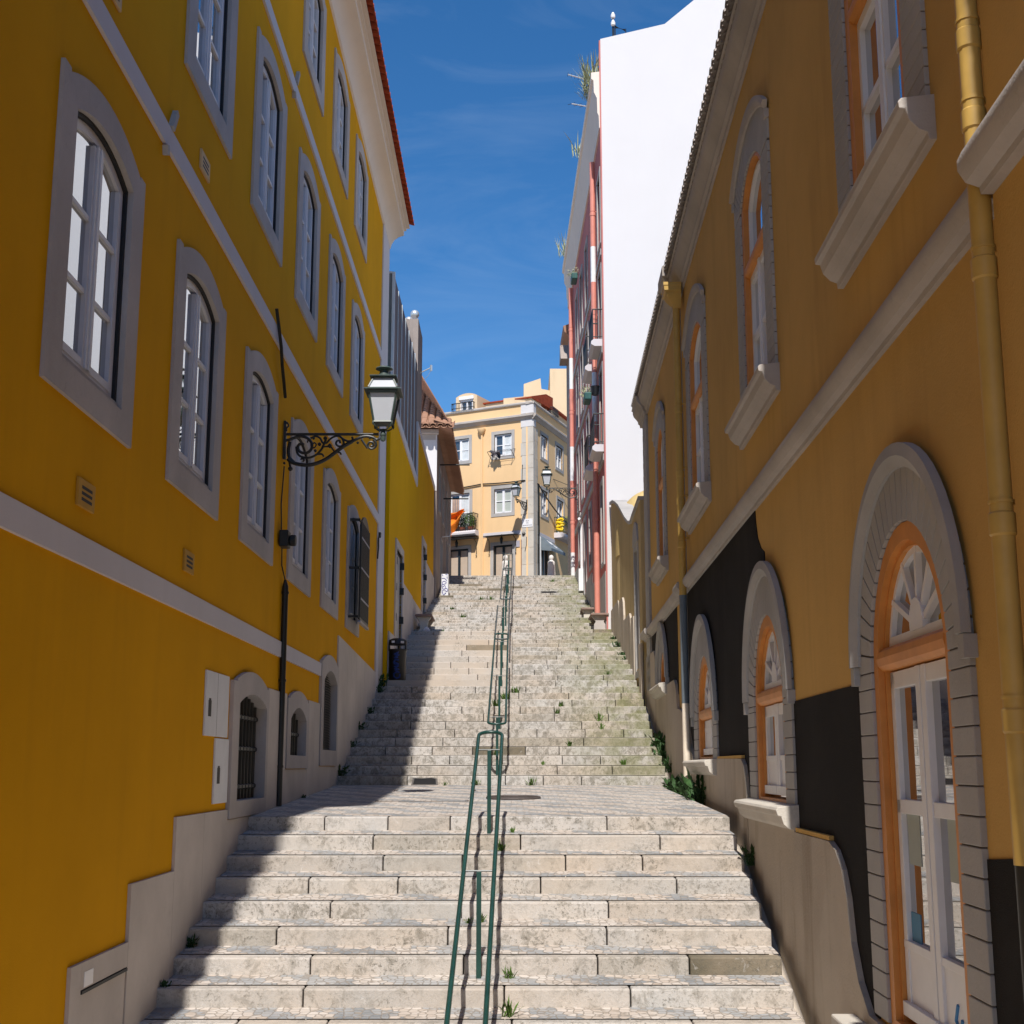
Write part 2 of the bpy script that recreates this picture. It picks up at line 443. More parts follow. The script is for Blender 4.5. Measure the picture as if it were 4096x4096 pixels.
# bed under the stairs, gutter along the right wall, streets at both ends
b = MB()
for i in range(len(NOSES) - 1):
    y, z = NOSES[i]; ny, nz = NOSES[i + 1]
    b.add([(-4, y, z - .33), (4, y, z - .33), (4, ny, nz - .33), (-4, ny, nz - .33)], [(0, 1, 2, 3)])
structure('gutter_bed', b, [M['cement']], recalc=False)
b = MB()
y0, z0 = NOSES[0]
b.add([(-120, -160, z0 - .16), (120, -160, z0 - .16), (120, y0 + .05, z0 - .16), (-120, y0 + .05, z0 - .16)], [(0, 1, 2, 3)])
structure('street_paving', b, [M['cobble']], recalc=False)
b = MB()
b.add([(-300, 51.86, 7.34), (300, 51.86, 7.34), (300, 600, 7.7), (-300, 600, 7.7)], [(0, 1, 2, 3)])
structure('upper_street', b, [M['cobble']], recalc=False)

# round manhole cover and rectangular hatch on the landing
g = thing('manhole_cover', 'round cast iron manhole cover set in the cobbled landing by the handrail', 'manhole cover', (.02, 19.3, ground_z(19.3)))
b = MB(); b.lathe((.02, 19.3, ground_z(19.3) - .02), [(.33, 0), (.33, .03), (.31, .034), (.0001, .034)], 28); b.build('lid', M['cast_iron'], g)
b = MB()
ring = [Vector((.02 + .37 * math.cos(k * PI / 16), 19.3 + .37 * math.sin(k * PI / 16), ground_z(19.3 + .37 * math.sin(k * PI / 16)) + .012)) for k in range(32)]
b.tube(ring, .022, 6, True); b.build('frame', M['cast_iron'], g)
zz = ground_z(20.3)
g = thing('paving_hatch', 'large rectangular stone hatch with iron corners sunk in the cobbled landing', 'hatch', (-1.1, 20.3, zz))
b = MB(); x0, x1, ya, yb = -1.85, -.62, 18.6, 21.6
b.add([(x0, ya, ground_z(ya) + .006), (x1, ya, ground_z(ya) + .006), (x1 + .02, yb, ground_z(yb) + .006), (x0 + .02, yb, ground_z(yb) + .006)], [(0, 1, 2, 3)])
b.build('slab', M['cobble'], g, recalc=False)
for (cx, cy) in ((x0, ya), (x1, ya), (x0 + .02, yb), (x1 + .02, yb)):
    b = MB(); zc = ground_z(cy) + .009
    sx_ = 1 if cx < -1 else -1; sy_ = 1 if cy < 20 else -1
    b.box(W, cx - .025, cx + .025, -cy - (.28 if sy_ > 0 else 0), -cy + (0 if sy_ > 0 else .28), zc - .03, zc)
    b.build('corner_iron', M['cast_iron'], g)

for (x, y, z0, z1, w, lb) in ((-1.5, 23.3, -.315, -.185, .46, 'dark storm drain opening in the lowest riser above the cobbled landing'), (1.33, 47.87, 6.09, 6.24, .62, 'dark ragged drain opening in a riser near the top of the stairs')):
    g = thing('storm_drain', lb, 'drain', (x, y, z0), 'drain openings in the risers')
    q = [(x - w / 2, z0), (x + w / 2, z0), (x + w / 2 - .01, z1 - .02), (x + w * .3, z1), (x - w * .1, z1 - .012), (x - w / 2 + .03, z1 - .006)]
    b = MB(); b.prism(W, q, -y - .05, -y + .022, [[(x + (a - x) * .86, z0 + .012 + (c - z0) * .82) for a, c in q]]); b.build('rim', M['mortar'], g)
    b = MB(); b.prism(W, q, -y - .05, -y + .016); b.build('dark_hole', M['gasket'], g)

# ------------------------------------------------------------------ yellow building on the left
yb_ = thing('yellow_townhouse', 'tall deep yellow townhouse with white bands and arched stone window surrounds on the left', 'building', (-3.07, 18, 0))
WIN = []       # (s0, z0, zside, kind)
for c in range(6): WIN.append((8.28 + 3.155 * c, 2.48, 4.72))
for c in range(1, 6): WIN.append((8.22 + 3.155 * c, 6.43, 8.69))
for c in range(3, 6): WIN.append((8.24 + 3.155 * c, 10.2, 12.08))
holes = []
for (s, z0, z1) in WIN: holes.append(opening(s + 1.0, .72, z0 + .2, z1 - .2, .17, 10))
cells = [(15.645, .815, -.37, .69, .13, 14.48, 16.6, -.55, .92, 1.07), (18.95, .68, .15, .64, .17, 18.0, 19.87, -.03, .91, 1.04), (22.16, .79, .26, 1.36, .19, 21.08, 23.1, .01, 1.66, 1.80)]
for c in cells: holes.append(opening(c[0], c[1] + .03, c[2] - .02, c[3], c[4], 10))
b = MB(); b.prism(FL, rect(BEND, 29.36, -3.2, 12.62), -.42, 0, holes); b.build('wall', M['yellow'], yb_)
b = MB(); b.box(FLn, 0, 13.5, -.42, 0, -3.2, 12.62); b.build('wall', M['yellow'], yb_)  # unseen near stretch, bent for the shadow edge on the lower flight
b = MB(); b.box(FL, BEND - 13, 30.74, -9.5, -9.2, -3.2, 12.6); b.box(FL, 30.45, 30.75, -9.2, -.42, -3, 12.6)
b.box(FLn, 13.2, 13.5, -8, -.42, -3.2, 12.6); b.build('back_wall', M['white_trim'], yb_)
# corner pilaster
b = MB(); b.box(FL, 29.36, 30.76, -.42, .03, 1.2, 12.62); b.build('corner_pilaster', M['white_trim'], yb_)
# bands
for (z0, z1, e) in ((1.40, 1.61, 21.07), (5.35, 5.57, 29.36), (9.18, 9.385, 29.36)):
    b = MB(); pr = [(0.0, z0), (.03, z0), (.03, z1 - .012), (.0, z1)]
    b.sweep(FL, pr, BEND, e); b.sweep(FLn, pr, 0, 13.5); b.build('white_band', M['white_trim'], yb_)
# stone plinth: panels stepping down with the stair
b = MB()
for (s0, s1, zt) in ((7.2, 8.4, -1.80), (8.4, 9.56, -1.80), (9.56, 9.8, -1.36), (10.94, 12.3, -.92), (12.3, 13.4, -.45), (13.4, 14.47, -.45), (16.62, 17.3, .955), (17.3, 17.985, .955), (19.885, 20.5, .965), (20.5, 21.065, .965)):
    b.box(FL, s0 + .003, s1 - .003, 0, .028, -3.2, zt)
b.box(FL, 9.803, 10.937, 0, .028, -1.545, -1.36)
b.box(FL, 14.47, 16.62, 0, .026, -3.2, -.56); b.box(FL, 17.99, 19.88, 0, .026, -3.2, -.04); b.box(FL, 21.07, 23.11, 0, .026, -3.2, 0)
s = 23.115
for n in (24.4, 25.8, 27.2, 28.5, 29.9):
    za = 2.24 - (s - 23) * .034; zb = 2.24 - (n - 23) * .034
    b.prism(FL, [(s + .003, -2), (n - .003, -2), (n - .003, zb), (s + .003, za)], 0, .028); s = n
b.box(FL, 29.9, 30.78, 0, .034, -1, 3.0)
b.build('stone_plinth', M['stone_panel'], yb_)
b = MB(); b.box(FL, 9.82, 10.92, .004, .02, -2.7, -1.575); b.build('access_panel', M["stone_panel"], yb_)
b = MB(); b.box(FL, 9.81, 10.93, .0, .035, -1.575, -1.553); b.box(FL, 10.8, 10.83, .02, .03, -2.02, -1.96); b.build('panel_slot', M['gasket'], yb_)
b = MB(); b.box(FL, 9.86, 10.06, .02, .0315, -1.535, -1.43); b.build('small_plate', M['sign_white'], yb_)

def surround(parent, s0, z0, z1, w=2.0, name='window'):
    c = s0 + w / 2
    n = 14
    out = [(s0, z0), (s0 + w, z0), (s0 + w, z1), (s0 + w - .13, z1), (s0 + w - .14, z1 - .03)] + [p for p in arch(c, w / 2 - .15, z1 - .02, .19, n)] + [(s0 + .14, z1 - .03), (s0 + .13, z1), (s0, z1)]
    inn = opening(c, .69, z0 + .23, z1 - .21, .145, 12)
    b = MB(); b.prism(FL, out, -.23, .03, [inn])
    win = b.build(name, M['stone'], parent)
    b = MB(); b.prism(FL, opening(c, .688, z0 + .232, z1 - .212, .145, 12), -.15, -.015, [opening(c, .652, z0 + .265, z1 - .235, .14, 12)]); b.build('black_gasket', M['gasket'], win)
    b = MB(); b.prism(FL, opening(c, .643, z0 + .272, z1 - .237, .14, 12), -.14, -.042, [opening(c, .575, z0 + .345, z1 - .29, .12, 12)])
    b.box(FL, c - .062, c + .062, -.13, -.02, z0 + .34, z1 - .19)
    b.box(FL, c - .012, c + .012, -.03, -.012, z0 + .34, z1 - .19)
    H = z1 - .22 - z0 - .345
    for sg in (-1, 1):
        for f in (1 / 3., 2 / 3.):
            zc = z0 + .345 + H * f
            a = c + sg * .06; e = c + sg * .577
            b.box(FL, min(a, e), max(a, e), -.13, -.045, zc - .018, zc + .018)
        b.box(FL, min(c + sg * .062, c + sg * .105), max(c + sg * .062, c + sg * .105), -.13, -.034, z0 + .34, z1 - .2)
        b.box(FL, min(c + sg * .53, c + sg * .576), max(c + sg * .53, c + sg * .576), -.13, -.034, z0 + .34, z1 - .28)
    b.box(FL, c - .575, c + .575, -.13, -.036, z0 + .342, z0 + .40)
    b.build('casement', M['window_white'], win)
    b = MB(); b.prism(FL, opening(c, .60, z0 + .32, z1 - .26, .13, 12), -.075, -.068); b.build('pane', M['glass'], win)
    b = MB(); b.prism(FL, rect(c - .69, c + .69, z0 + .225, z0 + .245), -.16, .012); b.box(FL, c - .66, c + .66, -.13, .004, z0 + .2, z0 + .275)
    b.build('sill', M['granite_grey'], win)
    return win
for (s, z0, z1) in WIN: surround(yb_, s, z0, z1)
# black iron shutter standing off the last ground-floor window
c = 8.28 + 3.155 * 5 + 1.0
b = MB(); b.prism(FL, opening(c + .05, .72, 2.66, 4.42, .26, 10), .20, .23)
for k in range(13): b.box(FL, c - .64 + k * .11, c - .60 + k * .11, .23, .238, 2.7, 4.5)
for z in (2.7, 3.6, 4.5): b.box(FL, c - .80, c - .74, -.05, .215, z - .02, z + .02); b.box(FL, c - .80, c - .6, .19, .215, z - .02, z + .02)
sh = b.build('iron_shutter', M['iron'], yb_)
b = MB()
for z in (3.05, 3.62, 4.19):
    for k in range(12): b.box(FL, c - .60 + k * .11, c - .555 + k * .11, .2385, .243, z - .018, z + .018)
b.build('pierced_row', M['window_white'], sh)
b = MB(); b.prism(FL, [(c - .70, 2.60), (c + .78, 2.60), (c + .74, 2.645), (c - .66, 2.645)], .19, .245); b.build('bottom_rail', M['stone'], sh)

# barred cellar openings and the louvred low door
for i, (c, hw, z0, zs, ri, a, e, za, zb, zt) in enumerate(cells):
    out = [(a, za), (e, za), (e, zb), (e - .16, zb), (e - .19, zb + .03)] + arch((a + e) / 2, (e - a) / 2 - .2, zb + .03, zt - zb - .03, 12) + [(a + .19, zb + .03), (a + .16, zb), (a, zb)]
    b = MB(); b.prism(FL, out, -.2, .045, [opening(c, hw, z0, zs, ri, 10)])
    wn = b.build('cellar_window' if i < 2 else 'low_door', M['stone'], yb_)
    b = MB(); b.prism(FL, opening(c, hw + .02, z0 - .02, zs, ri, 10), -.22, -.17); b.build('dark_back', M['gasket'], wn)
    if i < 2:
        b = MB(); nb = 9 if i == 0 else 7
        for k in range(nb):
            sx = c - hw + .06 + (2 * hw - .12) * k / (nb - 1)
            f = abs(sx - c) / hw; zt2 = zs + ri * (1 - f * f) - .005
            b.tube([FL.p(sx, -.10, z0), FL.p(sx, -.10, zt2)], .027, 8)
        b.build('iron_bars', M['iron'], wn)
        b = MB()
        for f in ((.12, .48, .78) if i == 0 else (.45,)):
            z = z0 + (zs + ri - z0) * f
            b.box(FL, c - hw - .02, c + hw + .02, -.12, -.062, z - .018, z + .018)
            for k in range(nb):
                sx = c - hw + .06 + (2 * hw - .12) * k / (nb - 1)
                b.lathe(FL.p(sx, -.088, z - .03), [(.02, 0), (.036, .015), (.036, .045), (.02, .06)], 8)
        b.build('cross_bar', M['iron'], wn)
    else:
        b = MB(); z = z0 + .02
        while z < zs + ri * .75:
            w2 = hw if z < zs else hw * math.sqrt(max(0.05, 1 - ((z - zs) / ri) ** 2))
            b.add([FL.p(c - w2, -.06, z), FL.p(c + w2, -.06, z), FL.p(c + w2, -.10, z + .045), FL.p(c - w2, -.10, z + .045)], [(0, 1, 2, 3)]); z += .042
        b.build('louvre', M['iron'], wn, recalc=False)
# meter cabinets
for (s0, s1, z0, z1, jx) in ((13.28, 14.34, .30, .945, 13.79), (13.80, 14.44, -.375, .285, None)):
    b = MB(); b.box(FL, s0, s1, 0, .022, z0, z1); cb_ = b.build('meter_cabinet', M['box_white'], yb_, bevel=.004)
    b = MB()
    if jx: b.box(FL, jx - .004, jx + .004, .018, .0225, z0 + .005, z1 - .005)
    b.box(FL, s0 + .11, s0 + .24, .018, .0236, (z0 + z1) / 2 - .13, (z0 + z1) / 2 + .03); b.box(FL, s0 + .13, s0 + .22, .018, .0238, (z0 + z1) / 2 - .02, (z0 + z1) / 2 + .05)
    b.build('dark_lock_stain', M['gasket'], cb_)
# louvred vents
for (s0, z0, m_) in ((12.10, 5.735, 'vent_paint'), (9.12, 1.80, 'vent_yellow'), (12.18, 1.785, 'vent_yellow'), (9.05, 5.75, 'vent_paint')):
    b = MB(); b.box(FL, s0, s0 + .37, 0, .022, z0, z0 + .20)
    v = b.build('air_vent', M[m_], yb_, bevel=.004)
    b = MB()
    for k in range(3): b.box(FL, s0 + .07, s0 + .30, .018, .0235, z0 + .045 + k * .042, z0 + .068 + k * .042)
    b.build('slot', M['gasket'], v)
# cornice, eaves tiles, roof
CP = [(0, 12.48), (.035, 12.5), (.06, 12.6), (.13, 12.72), (.24, 12.8), (.34, 12.83), (.36, 12.84), (.36, 12.95), (.42, 12.96), (.42, 13.0), (0, 13.0)]
b = MB(); b.sweep(FL, CP, BEND - .12, 30.9); b.sweep(FLn, [(u * .2, z) for u, z in CP], -.05, 13.5)
b.build('cornice', M['cove'], yb_, smooth=True)
def halftube(b, fr, s, u0, z0, u1, z1, r, upward, n=7, th=.014):
    vs = []
    for (u, z) in ((u0, z0), (u1, z1)):
        for rr in (r, r - th):
            for k in range(n):
                a = PI * k / (n - 1); sg = 1 if upward else -1
                vs.append(fr.p(s + rr * math.cos(a), u, z + sg * rr * math.sin(a) * .75))
    fs = []
    for k in range(n - 1):
        fs += [(k, k + 1, 2 * n + k + 1, 2 * n + k), (n + k, n + k + 1, 3 * n + k + 1, 3 * n + k), (k, k + 1, n + k + 1, n + k), (2 * n + k, 2 * n + k + 1, 3 * n + k + 1, 3 * n + k)]
    b.add(vs, fs, 0)
b = MB(); s = BEND
while s < 30.95:
    halftube(b, FL, s, .1, 13.27, .62, 13.12, .118, False)
    halftube(b, FL, s + .13, .05, 13.28, .60, 13.13, .085, True); s += .26
s = 0
while s < 13.4: halftube(b, FLn, s + .1, -.1, 13.2, .13, 13.12, .118, False); s += .26  # narrow eave out of view, set back to shape the shadow on the steps
b.build('eaves_tiles', M['tile_red'], yb_, recalc=False)
b = MB(); b.sweep(FL, [(.3, 13.0), (.50, 13.02), (.50, 13.06), (.3, 13.14)], BEND - .1, 30.9); b.sweep(FLn, [(-.1, 13.0), (.10, 13.0), (.10, 13.06), (-.1, 13.14)], 0, 13.5); b.build('eaves_mortar', M['cove'], yb_)
b = MB(); b.sweep(FL, [(.3, 13.14), (.3, 13.2), (-4.8, 15.2), (-9.6, 13.1), (-9.6, 13.0)], BEND - .1, 31); b.sweep(FLn, [(.0, 13.14), (.0, 13.2), (-4.6, 15.0), (-8.2, 13.1), (-8.2, 13.0)], -.1, 13.6)
b.build('roof', M['tile_red'], yb_)
# black conduit, junction box and cables
b = MB(); b.tube([FL.p(17.45, .05, -.5), FL.p(17.43, .05, 2.33)], .042, 10); b.tube([FL.p(17.43, .05, 2.33), FL.p(17.42, .05, 2.42)], [.042, .016], 10)
for z in (0.0, 1.1, 2.25): b.tube([FL.p(17.44, .05, z - .015), FL.p(17.44, .05, z + .015)], .05, 10)
b.build('conduit', M['iron'], yb_, smooth=True)
b = MB(); b.box(FL, 17.0, 17.22, .02, .14, 2.80, 3.02); b.tube([FL.p(17.15, .14, 2.9), FL.p(17.15, .22, 2.9)], .075, 12)
b.build('junction_box', M['iron'], yb_, bevel=.015)
for pts, r in (([(17.42, .05, 2.40), (17.33, .012, 2.6), (17.2, .03, 2.82)], .009), ([(17.12, .03, 3.0), (17.14, .012, 3.4), (17.17, .03, 3.9)], .009),
               ([(16.14, .05, 5.72), (16.45, .07, 5.3), (16.6, .06, 5.12), (16.8, .05, 4.98), (17.02, .04, 4.80)], .022), ([(29.42, .03, 5.12), (29.25, .05, 4.8), (29.1, .05, 4.52)], .018), ([(29.40, .05, 5.05), (29.45, .05, 5.15)], .04)):
    b = MB(); b.tube([FL.p(*p) for p in pts], r, 6); b.build('cable', M['iron'], yb_)
for (s0, z0, s1, z1) in ((10.98, 5.57, 11.10, 5.78), (10.83, 5.34, 10.86, 5.26), (17.15, 9.38, 17.3, 9.62), (17.0, 9.18, 17.04, 9.1)):
    d = Vector((s1 - s0, z1 - z0)); d.normalize(); px, pz = -d.y * .03, d.x * .03
    b = MB(); b.prism(FL, [(s0 - px, z0 - pz), (s1 - px, z1 - pz), (s1 + px, z1 + pz), (s0 + px, z0 + pz)], .0, .05); b.build('wall_tie', M['granite_grey'], yb_)
# ------------------------------------------------------------------ ochre building on the right
ob = thing('ochre_building', 'ochre building with black lower wall, grey brick arches and orange window frames on the right', 'building', (2.26, 18, 0))
UW = [(8.33, 1.155), (13.53, 1.155), (19.06, 1.27), (25.3, 1.05)]
LW = [(8.28, -1.65, .63, .885, 1.26), (13.53, -.36, .63, .885, 1.32), (18.98, .08, .66, .885, 1.36), (25.58, 1.50, 1.55, .60, 1.07)]
holes = [opening(c, w - .40, 3.85, 6.18, .30, 12) for c, w in UW] + [opening(c, r, z0 - .05, zs, r, 16) for c, z0, zs, r, o in LW]
b = MB(); b.prism(FR, rect(-8, 29.5, -3.2, 7.75), -.42, 0, holes); b.build('wall', M['ochre'], ob)
b = MB(); b.box(FR, -8, 29.5, -9.5, -9.2, -3, 7.7); b.box(FR, 29.2, 29.5, -9.2, -.42, -3, 7.7); b.box(FR, -8, -7.7, -9.2, -.42, -3, 7.7); b.build('back_wall', M['ochre'], ob)
# black dado in three pieces with its scalloped edges
b = MB()
E0 = [(28.25, 1.2), (28.25, 2.71)]
cut = lambda c, o, z0, zs: [(c + o, z0), (c + o, zs)] + arch(c, o, zs, o, 16)[1:-1] + [(c - o, zs), (c - o, z0)]
b.prism(FR, [(22.78, .6), (28.25, 1.2), (28.25, 2.71), (22.78, 2.71)], -.01, .010, [[(p[0], max(p[1], 1.46)) for p in cut(25.58, 1.05, 1.48, 1.55)]])
b.prism(FR, [(14.85, -.5), (17.70, -.5), (17.70, .66)] + [p for p in reversed(arch(18.98, 1.3, .66, 1.3, 16))] + [(20.26, .66), (20.26, -.2), (22.3, .4), (22.3, 2.71), (14.05, 2.71), (14.02, 2.56), (13.93, 2.38), (13.74, 2.24), (13.54, 2.17), (13.52, 1.97)] + [p for p in arch(13.53, 1.29, .63, 1.29, 24) if p[0] >= 13.53][::-1] + [(14.82, .63)], -.01, .010)
b.prism(FR, [(9.5, -2.2), (12.27, -.9), (12.27, .58), (9.52, .585)], -.01, .010)
b.prism(FR, [(2, -3), (7.06, -3), (7.06, -.47), (6.5, -.43), (6.45, -.55), (2, -.55)], -.01, .010)
b.build('black_dado', M['black_dado'], ob)
# cement plinth with scalloped shoulders
b = MB()
b.prism(FR, [(29.5, 0), (29.5, 2.36), (27.35, 2.33), (27.1, 2.2), (26.93, 1.9), (26.84, 1.5), (24.5, 1.47), (23.12, 1.47), (22.9, 1.38), (22.78, 1.2), (22.7, .96), (22.2, .92), (21.2, .75), (20.8, .35), (20.4, .12), (20.4, -1.5)], -.01, .055)
b.prism(FR, [(20.4, -1.5), (20.4, .05), (17.62, .05), (17.6, .10), (15.36, .085), (15.2, .02), (15.1, -.12), (15.02, -.38), (14.9, -2.4)], -.01, .055)
b.prism(FR, [(14.9, -2.4), (14.95, -.42), (12.2, -.42), (12.18, -.575), (10.72, -.575), (10.5, -.63), (10.3, -.76), (10.17, -.95), (10.08, -1.25), (9.9, -1.5), (9.62, -1.68), (6.6, -1.75), (6.6, -3.2), (12, -3.2)], -.01, .055)
b.build('plinth', M['cement'], ob)
for (s0, s1, z) in ((15.35, 17.5, .09), (10.72, 12.15, -.57)):
    b = MB(); b.box(FR, s0, s1, .0, .05, z, z + .035); b.build('ochre_edge', M['ochre'], ob)
# string course and ledge, cornice
BP = [(0, 2.70), (.035, 2.70), (.04, 2.735), (.09, 2.75), (.125, 2.80), (.13, 2.85), (.115, 2.885), (0, 2.90)]
b = MB(); b.sweep(FR, BP, 6.13, 21.0); b.sweep(FR, BP, 21.72, 28.2)
b.sweep(FR, [(u + .05 if u > .0 else 0, z) for u, z in BP], 21.0, 21.72); b.sweep(FR, [(u + .05 if u > 0 else 0, z) for u, z in BP], 28.2, 29.5)
b.build('string_course', M['mould'], ob, smooth=True)
b = MB(); b.box(FR, -8, 6.0, 0, .10, -.4, 7.7); b.build('near_pier', M['ochre'], ob)
b = MB(); b.sweep(FR, [(.1, 2.70), (.16, 2.70), (.165, 2.735), (.23, 2.76), (.265, 2.82), (.265, 2.87), (.24, 2.92), (.1, 2.93)], -6, 5.99); b.build('pier_ledge', M['mould'], ob, smooth=True)
CR = [(0, 7.60), (.03, 7.60), (.035, 7.66), (.07, 7.69), (.075, 7.74), (.12, 7.80), (.17, 7.86), (.19, 7.93), (.19, 7.98), (.22, 8.0), (0, 8.0)]
b = MB(); b.sweep(FR, CR, -8, 21.05); b.sweep(FR, CR, 21.7, 28.25)
CR2 = [(u + .055 if u > 0 else 0, z) for u, z in CR]
b.sweep(FR, CR2, 21.05, 21.7); b.sweep(FR, CR2, 28.25, 29.55)
b.build('cornice', M['mould'], ob, smooth=True)
b = MB(); s = -6.0
while s < 29.5:
    if not (20.95 < s < 21.8):
        halftube(b, FR, s, .02, 8.2, .24, 8.06, .083, True)
        halftube(b, FR, s + .1, .02, 8.15, .20, 8.01, .075, False)
        halftube(b, FR, s + .1, .0, 8.30, .275, 8.13, .075, True); halftube(b, FR, s, .0, 8.26, .265, 8.12, .07, False)
    s += .205
b.box(FR, -8, 29.5, -.2, .14, 8.0, 8.1)
b.box(FR, 20.95, 21.8, -.1, .30, 8.0, 8.17)
b.build('eaves_tiles', M['tile_pale'], ob, recalc=False)
b = MB(); b.sweep(FR, [(.2, 8.16), (.2, 8.22), (-4.8, 9.9), (-9.6, 8.1), (-9.6, 8.0)], -8, 29.55); b.build('roof', M['tile_old'], ob)
# rusticated strips
for (s0, s1, z0, z1) in ((21.05, 21.62, .75, 7.6), (28.28, 29.2, 1.6, 7.6)):
    z = z0; k = 0; b = MB()
    while z < z1:
        h = .155
        b.box(FR, s0, s1 + (.0 if k % 2 else .03), -.01, .055, z + .004, min(z + h - .006, z1), 0, random.uniform(.3, .7)); z += h; k += 1
    b.box(FR, s0 + .01, s1 - .01, -.01, .045, z0, z1)
    b.build('rusticated_strip', M['brick_grey'], ob, bevel=.006)

def bricks_ring(b, fr, c, zs, ri, ro, n, u0, u1):
    for k in range(n):
        a0 = PI * k / n + .006; a1 = PI * (k + 1) / n - .006
        q = [(c + math.cos(a) * r, zs + math.sin(a) * r) for a, r in ((a0, ri), (a1, ri), (a1, ro), (a0, ro))]
        b.prism(fr, q, u0, u1)
def jambs(b, fr, x0, x1, z0, z1, u0, u1, h=.155):
    z = z0
    while z < z1 - .02:
        zt = min(z + h, z1); b.box(fr, x0, x1, u0, u1, z + .004, zt - .004); z = zt

def lower_window(c, z0, zs, r, ro, door=False, small=False):
    b = MB(); n = 26 if not small else 20
    bricks_ring(b, FR, c, zs, r, ro, n, -.10, .035)
    jambs(b, FR, c - ro, c - r, z0, zs, -.10, .035); jambs(b, FR, c + r, c + ro, z0, zs, -.10, .035)
    w_ = b.build('arched_door' if door else 'arched_window', M['brick_grey'], ob, bevel=.006)
    b = MB(); out = [(c + ro - .01, z0), (c + ro - .01, zs)] + arch(c, ro - .01, zs, ro - .01, 18)[1:-1] + [(c - ro + .01, zs), (c - ro + .01, z0)]
    inn = [(c + r + .008, z0)] + arch(c, r + .008, zs, r + .008, 18) + [(c - r - .008, z0)]
    ring_ = out + inn[::-1]
    b.prism(FR, ring_, -.2, .022); b.build('mortar', M['mortar'], w_)
    # hood mould
    b = MB(); r1, r2 = ro - .10, ro + .05
    prof = [(r1, .03), (r1, .055), (r1 + .03, .07), (r1 + .07, .095), (r2, .085), (r2, .03)]
    K = 28; vs = []; fs = []; m_ = len(prof)
    for k in range(K + 1):
        a = PI * k / K - (.0 if 0 < k < K else 0)
        for (rr, u) in prof: vs.append(FR.p(c + math.cos(a) * rr, u, zs + .06 + math.sin(a) * rr))
    for k in range(K):
        for i in range(m_): j = (i + 1) % m_; fs.append((k * m_ + i, k * m_ + j, (k + 1) * m_ + j, (k + 1) * m_ + i))
    fs += [tuple(range(m_)), tuple(range(K * m_, (K + 1) * m_))]
    b.add(vs, fs)
    for sg in (-1, 1):
        x = c + sg * (ro - .0); b.box(FR, x - .05, x + .05, .0, .075, zs - .07, zs + .055)
    b.build('hood_mould', M['brick_grey'], w_, smooth=True)
    # orange frame
    t = .115; U0, U1 = -.20, .012
    inn = opening(c, r - t, z0 + (.0 if door else .05), zs, r - t, 16)
    out = opening(c, r - .003, z0 - .02, zs, r - .003, 16)
    b = MB(); b.prism(FR, out, U0, U1, [[(x, max(z, z0 + .04)) for x, z in inn]])
    b.prism(FR, opening(c, r - .005, z0, zs, r - .005, 16), U0 - .01, -.03, [opening(c, r - t - .025, z0 + .03, zs, r - t - .035, 16)])
    zt = zs + .02
    if not small:
        b.sweep(FR, [(-.18, zt - .02), (-.02, zt - .02), (.01, zt + .01), (.02, zt + .06), (.01, zt + .105), (-.02, zt + .13), (-.18, zt + .13)], c - r + t, c + r - t)
    fo = b.build('orange_frame', M['orange'], w_)
    ri = r - t - .03
    b = MB()
    if not small:
        zf = zt + .13
        # fanlight
        fr_out = [(c - ri, zf), (c + ri, zf)] + arch(c, ri, zf, ri - .12, 16)[1:-1]
        fr_in = [(c - ri + .07, zf + .07), (c + ri - .07, zf + .07)] + arch(c, ri - .075, zf + .07, ri - .27, 16)[1:-1]
        b.prism(FR, fr_out, -.145, -.06, [fr_in])
        for a in (28, 62, 92, 122, 152):
            a = rad(a); ca, sa = math.cos(a), math.sin(a); L_ = ri - .05
            px, pz = -sa * .02, ca * .02
            q = [(c + ca * .1 + px, zf + .06 + sa * .1 + pz), (c + ca * L_ + px, zf + .05 + sa * (L_ - .14) + pz), (c + ca * L_ - px, zf + .05 + sa * (L_ - .14) - pz), (c + ca * .1 - px, zf + .06 + sa * .1 - pz)]
            b.prism(FR, q, -.135, -.055)
        b.prism(FR, [(c - .14, zf + .06), (c + .14, zf + .06)] + arch(c, .14, zf + .06, .2, 10)[1:-1], -.14, -.045)
        b.build('fanlight', M['window_bright'], w_)
        b = MB()
        zl0, zl1 = z0 + .08, zt - .03
        pb_ = zl0 + (.42 if door else .34)
        zm = zl0 + (zl1 - zl0) * .60
        for sg in (-1, 1):
            xo, xi = c + sg * ri, c + sg * .012
            def bar(x0, x1, a, e, u=-.06): b.box(FR, min(x0, x1), max(x0, x1), -.14, u, a, e)
            bar(xo, xo - sg * .085, zl0, zl1); bar(xi, xi + sg * .095, zl0, zl1, -.05)
            bar(xo, xi, zl1 - .11, zl1 - .001); bar(xo, xi, zl0 + .001, pb_, -.07); bar(xo, xi, pb_, pb_ + .05, -.057)
            bar(xo, xi, zl0 + .002, zl0 + .09, -.03)
            if door: bar(xo, xi, zm - .045, zm + .045)
        b.build('door_leaves' if door else 'casement', M['window_bright'], w_, bevel=.004)
    b = MB(); b.prism(FR, opening(c, r - .05, z0 + .03, zs, r - .05, 16), -.105, -.095); b.build('pane', M['glass_dark'], w_)
    return w_
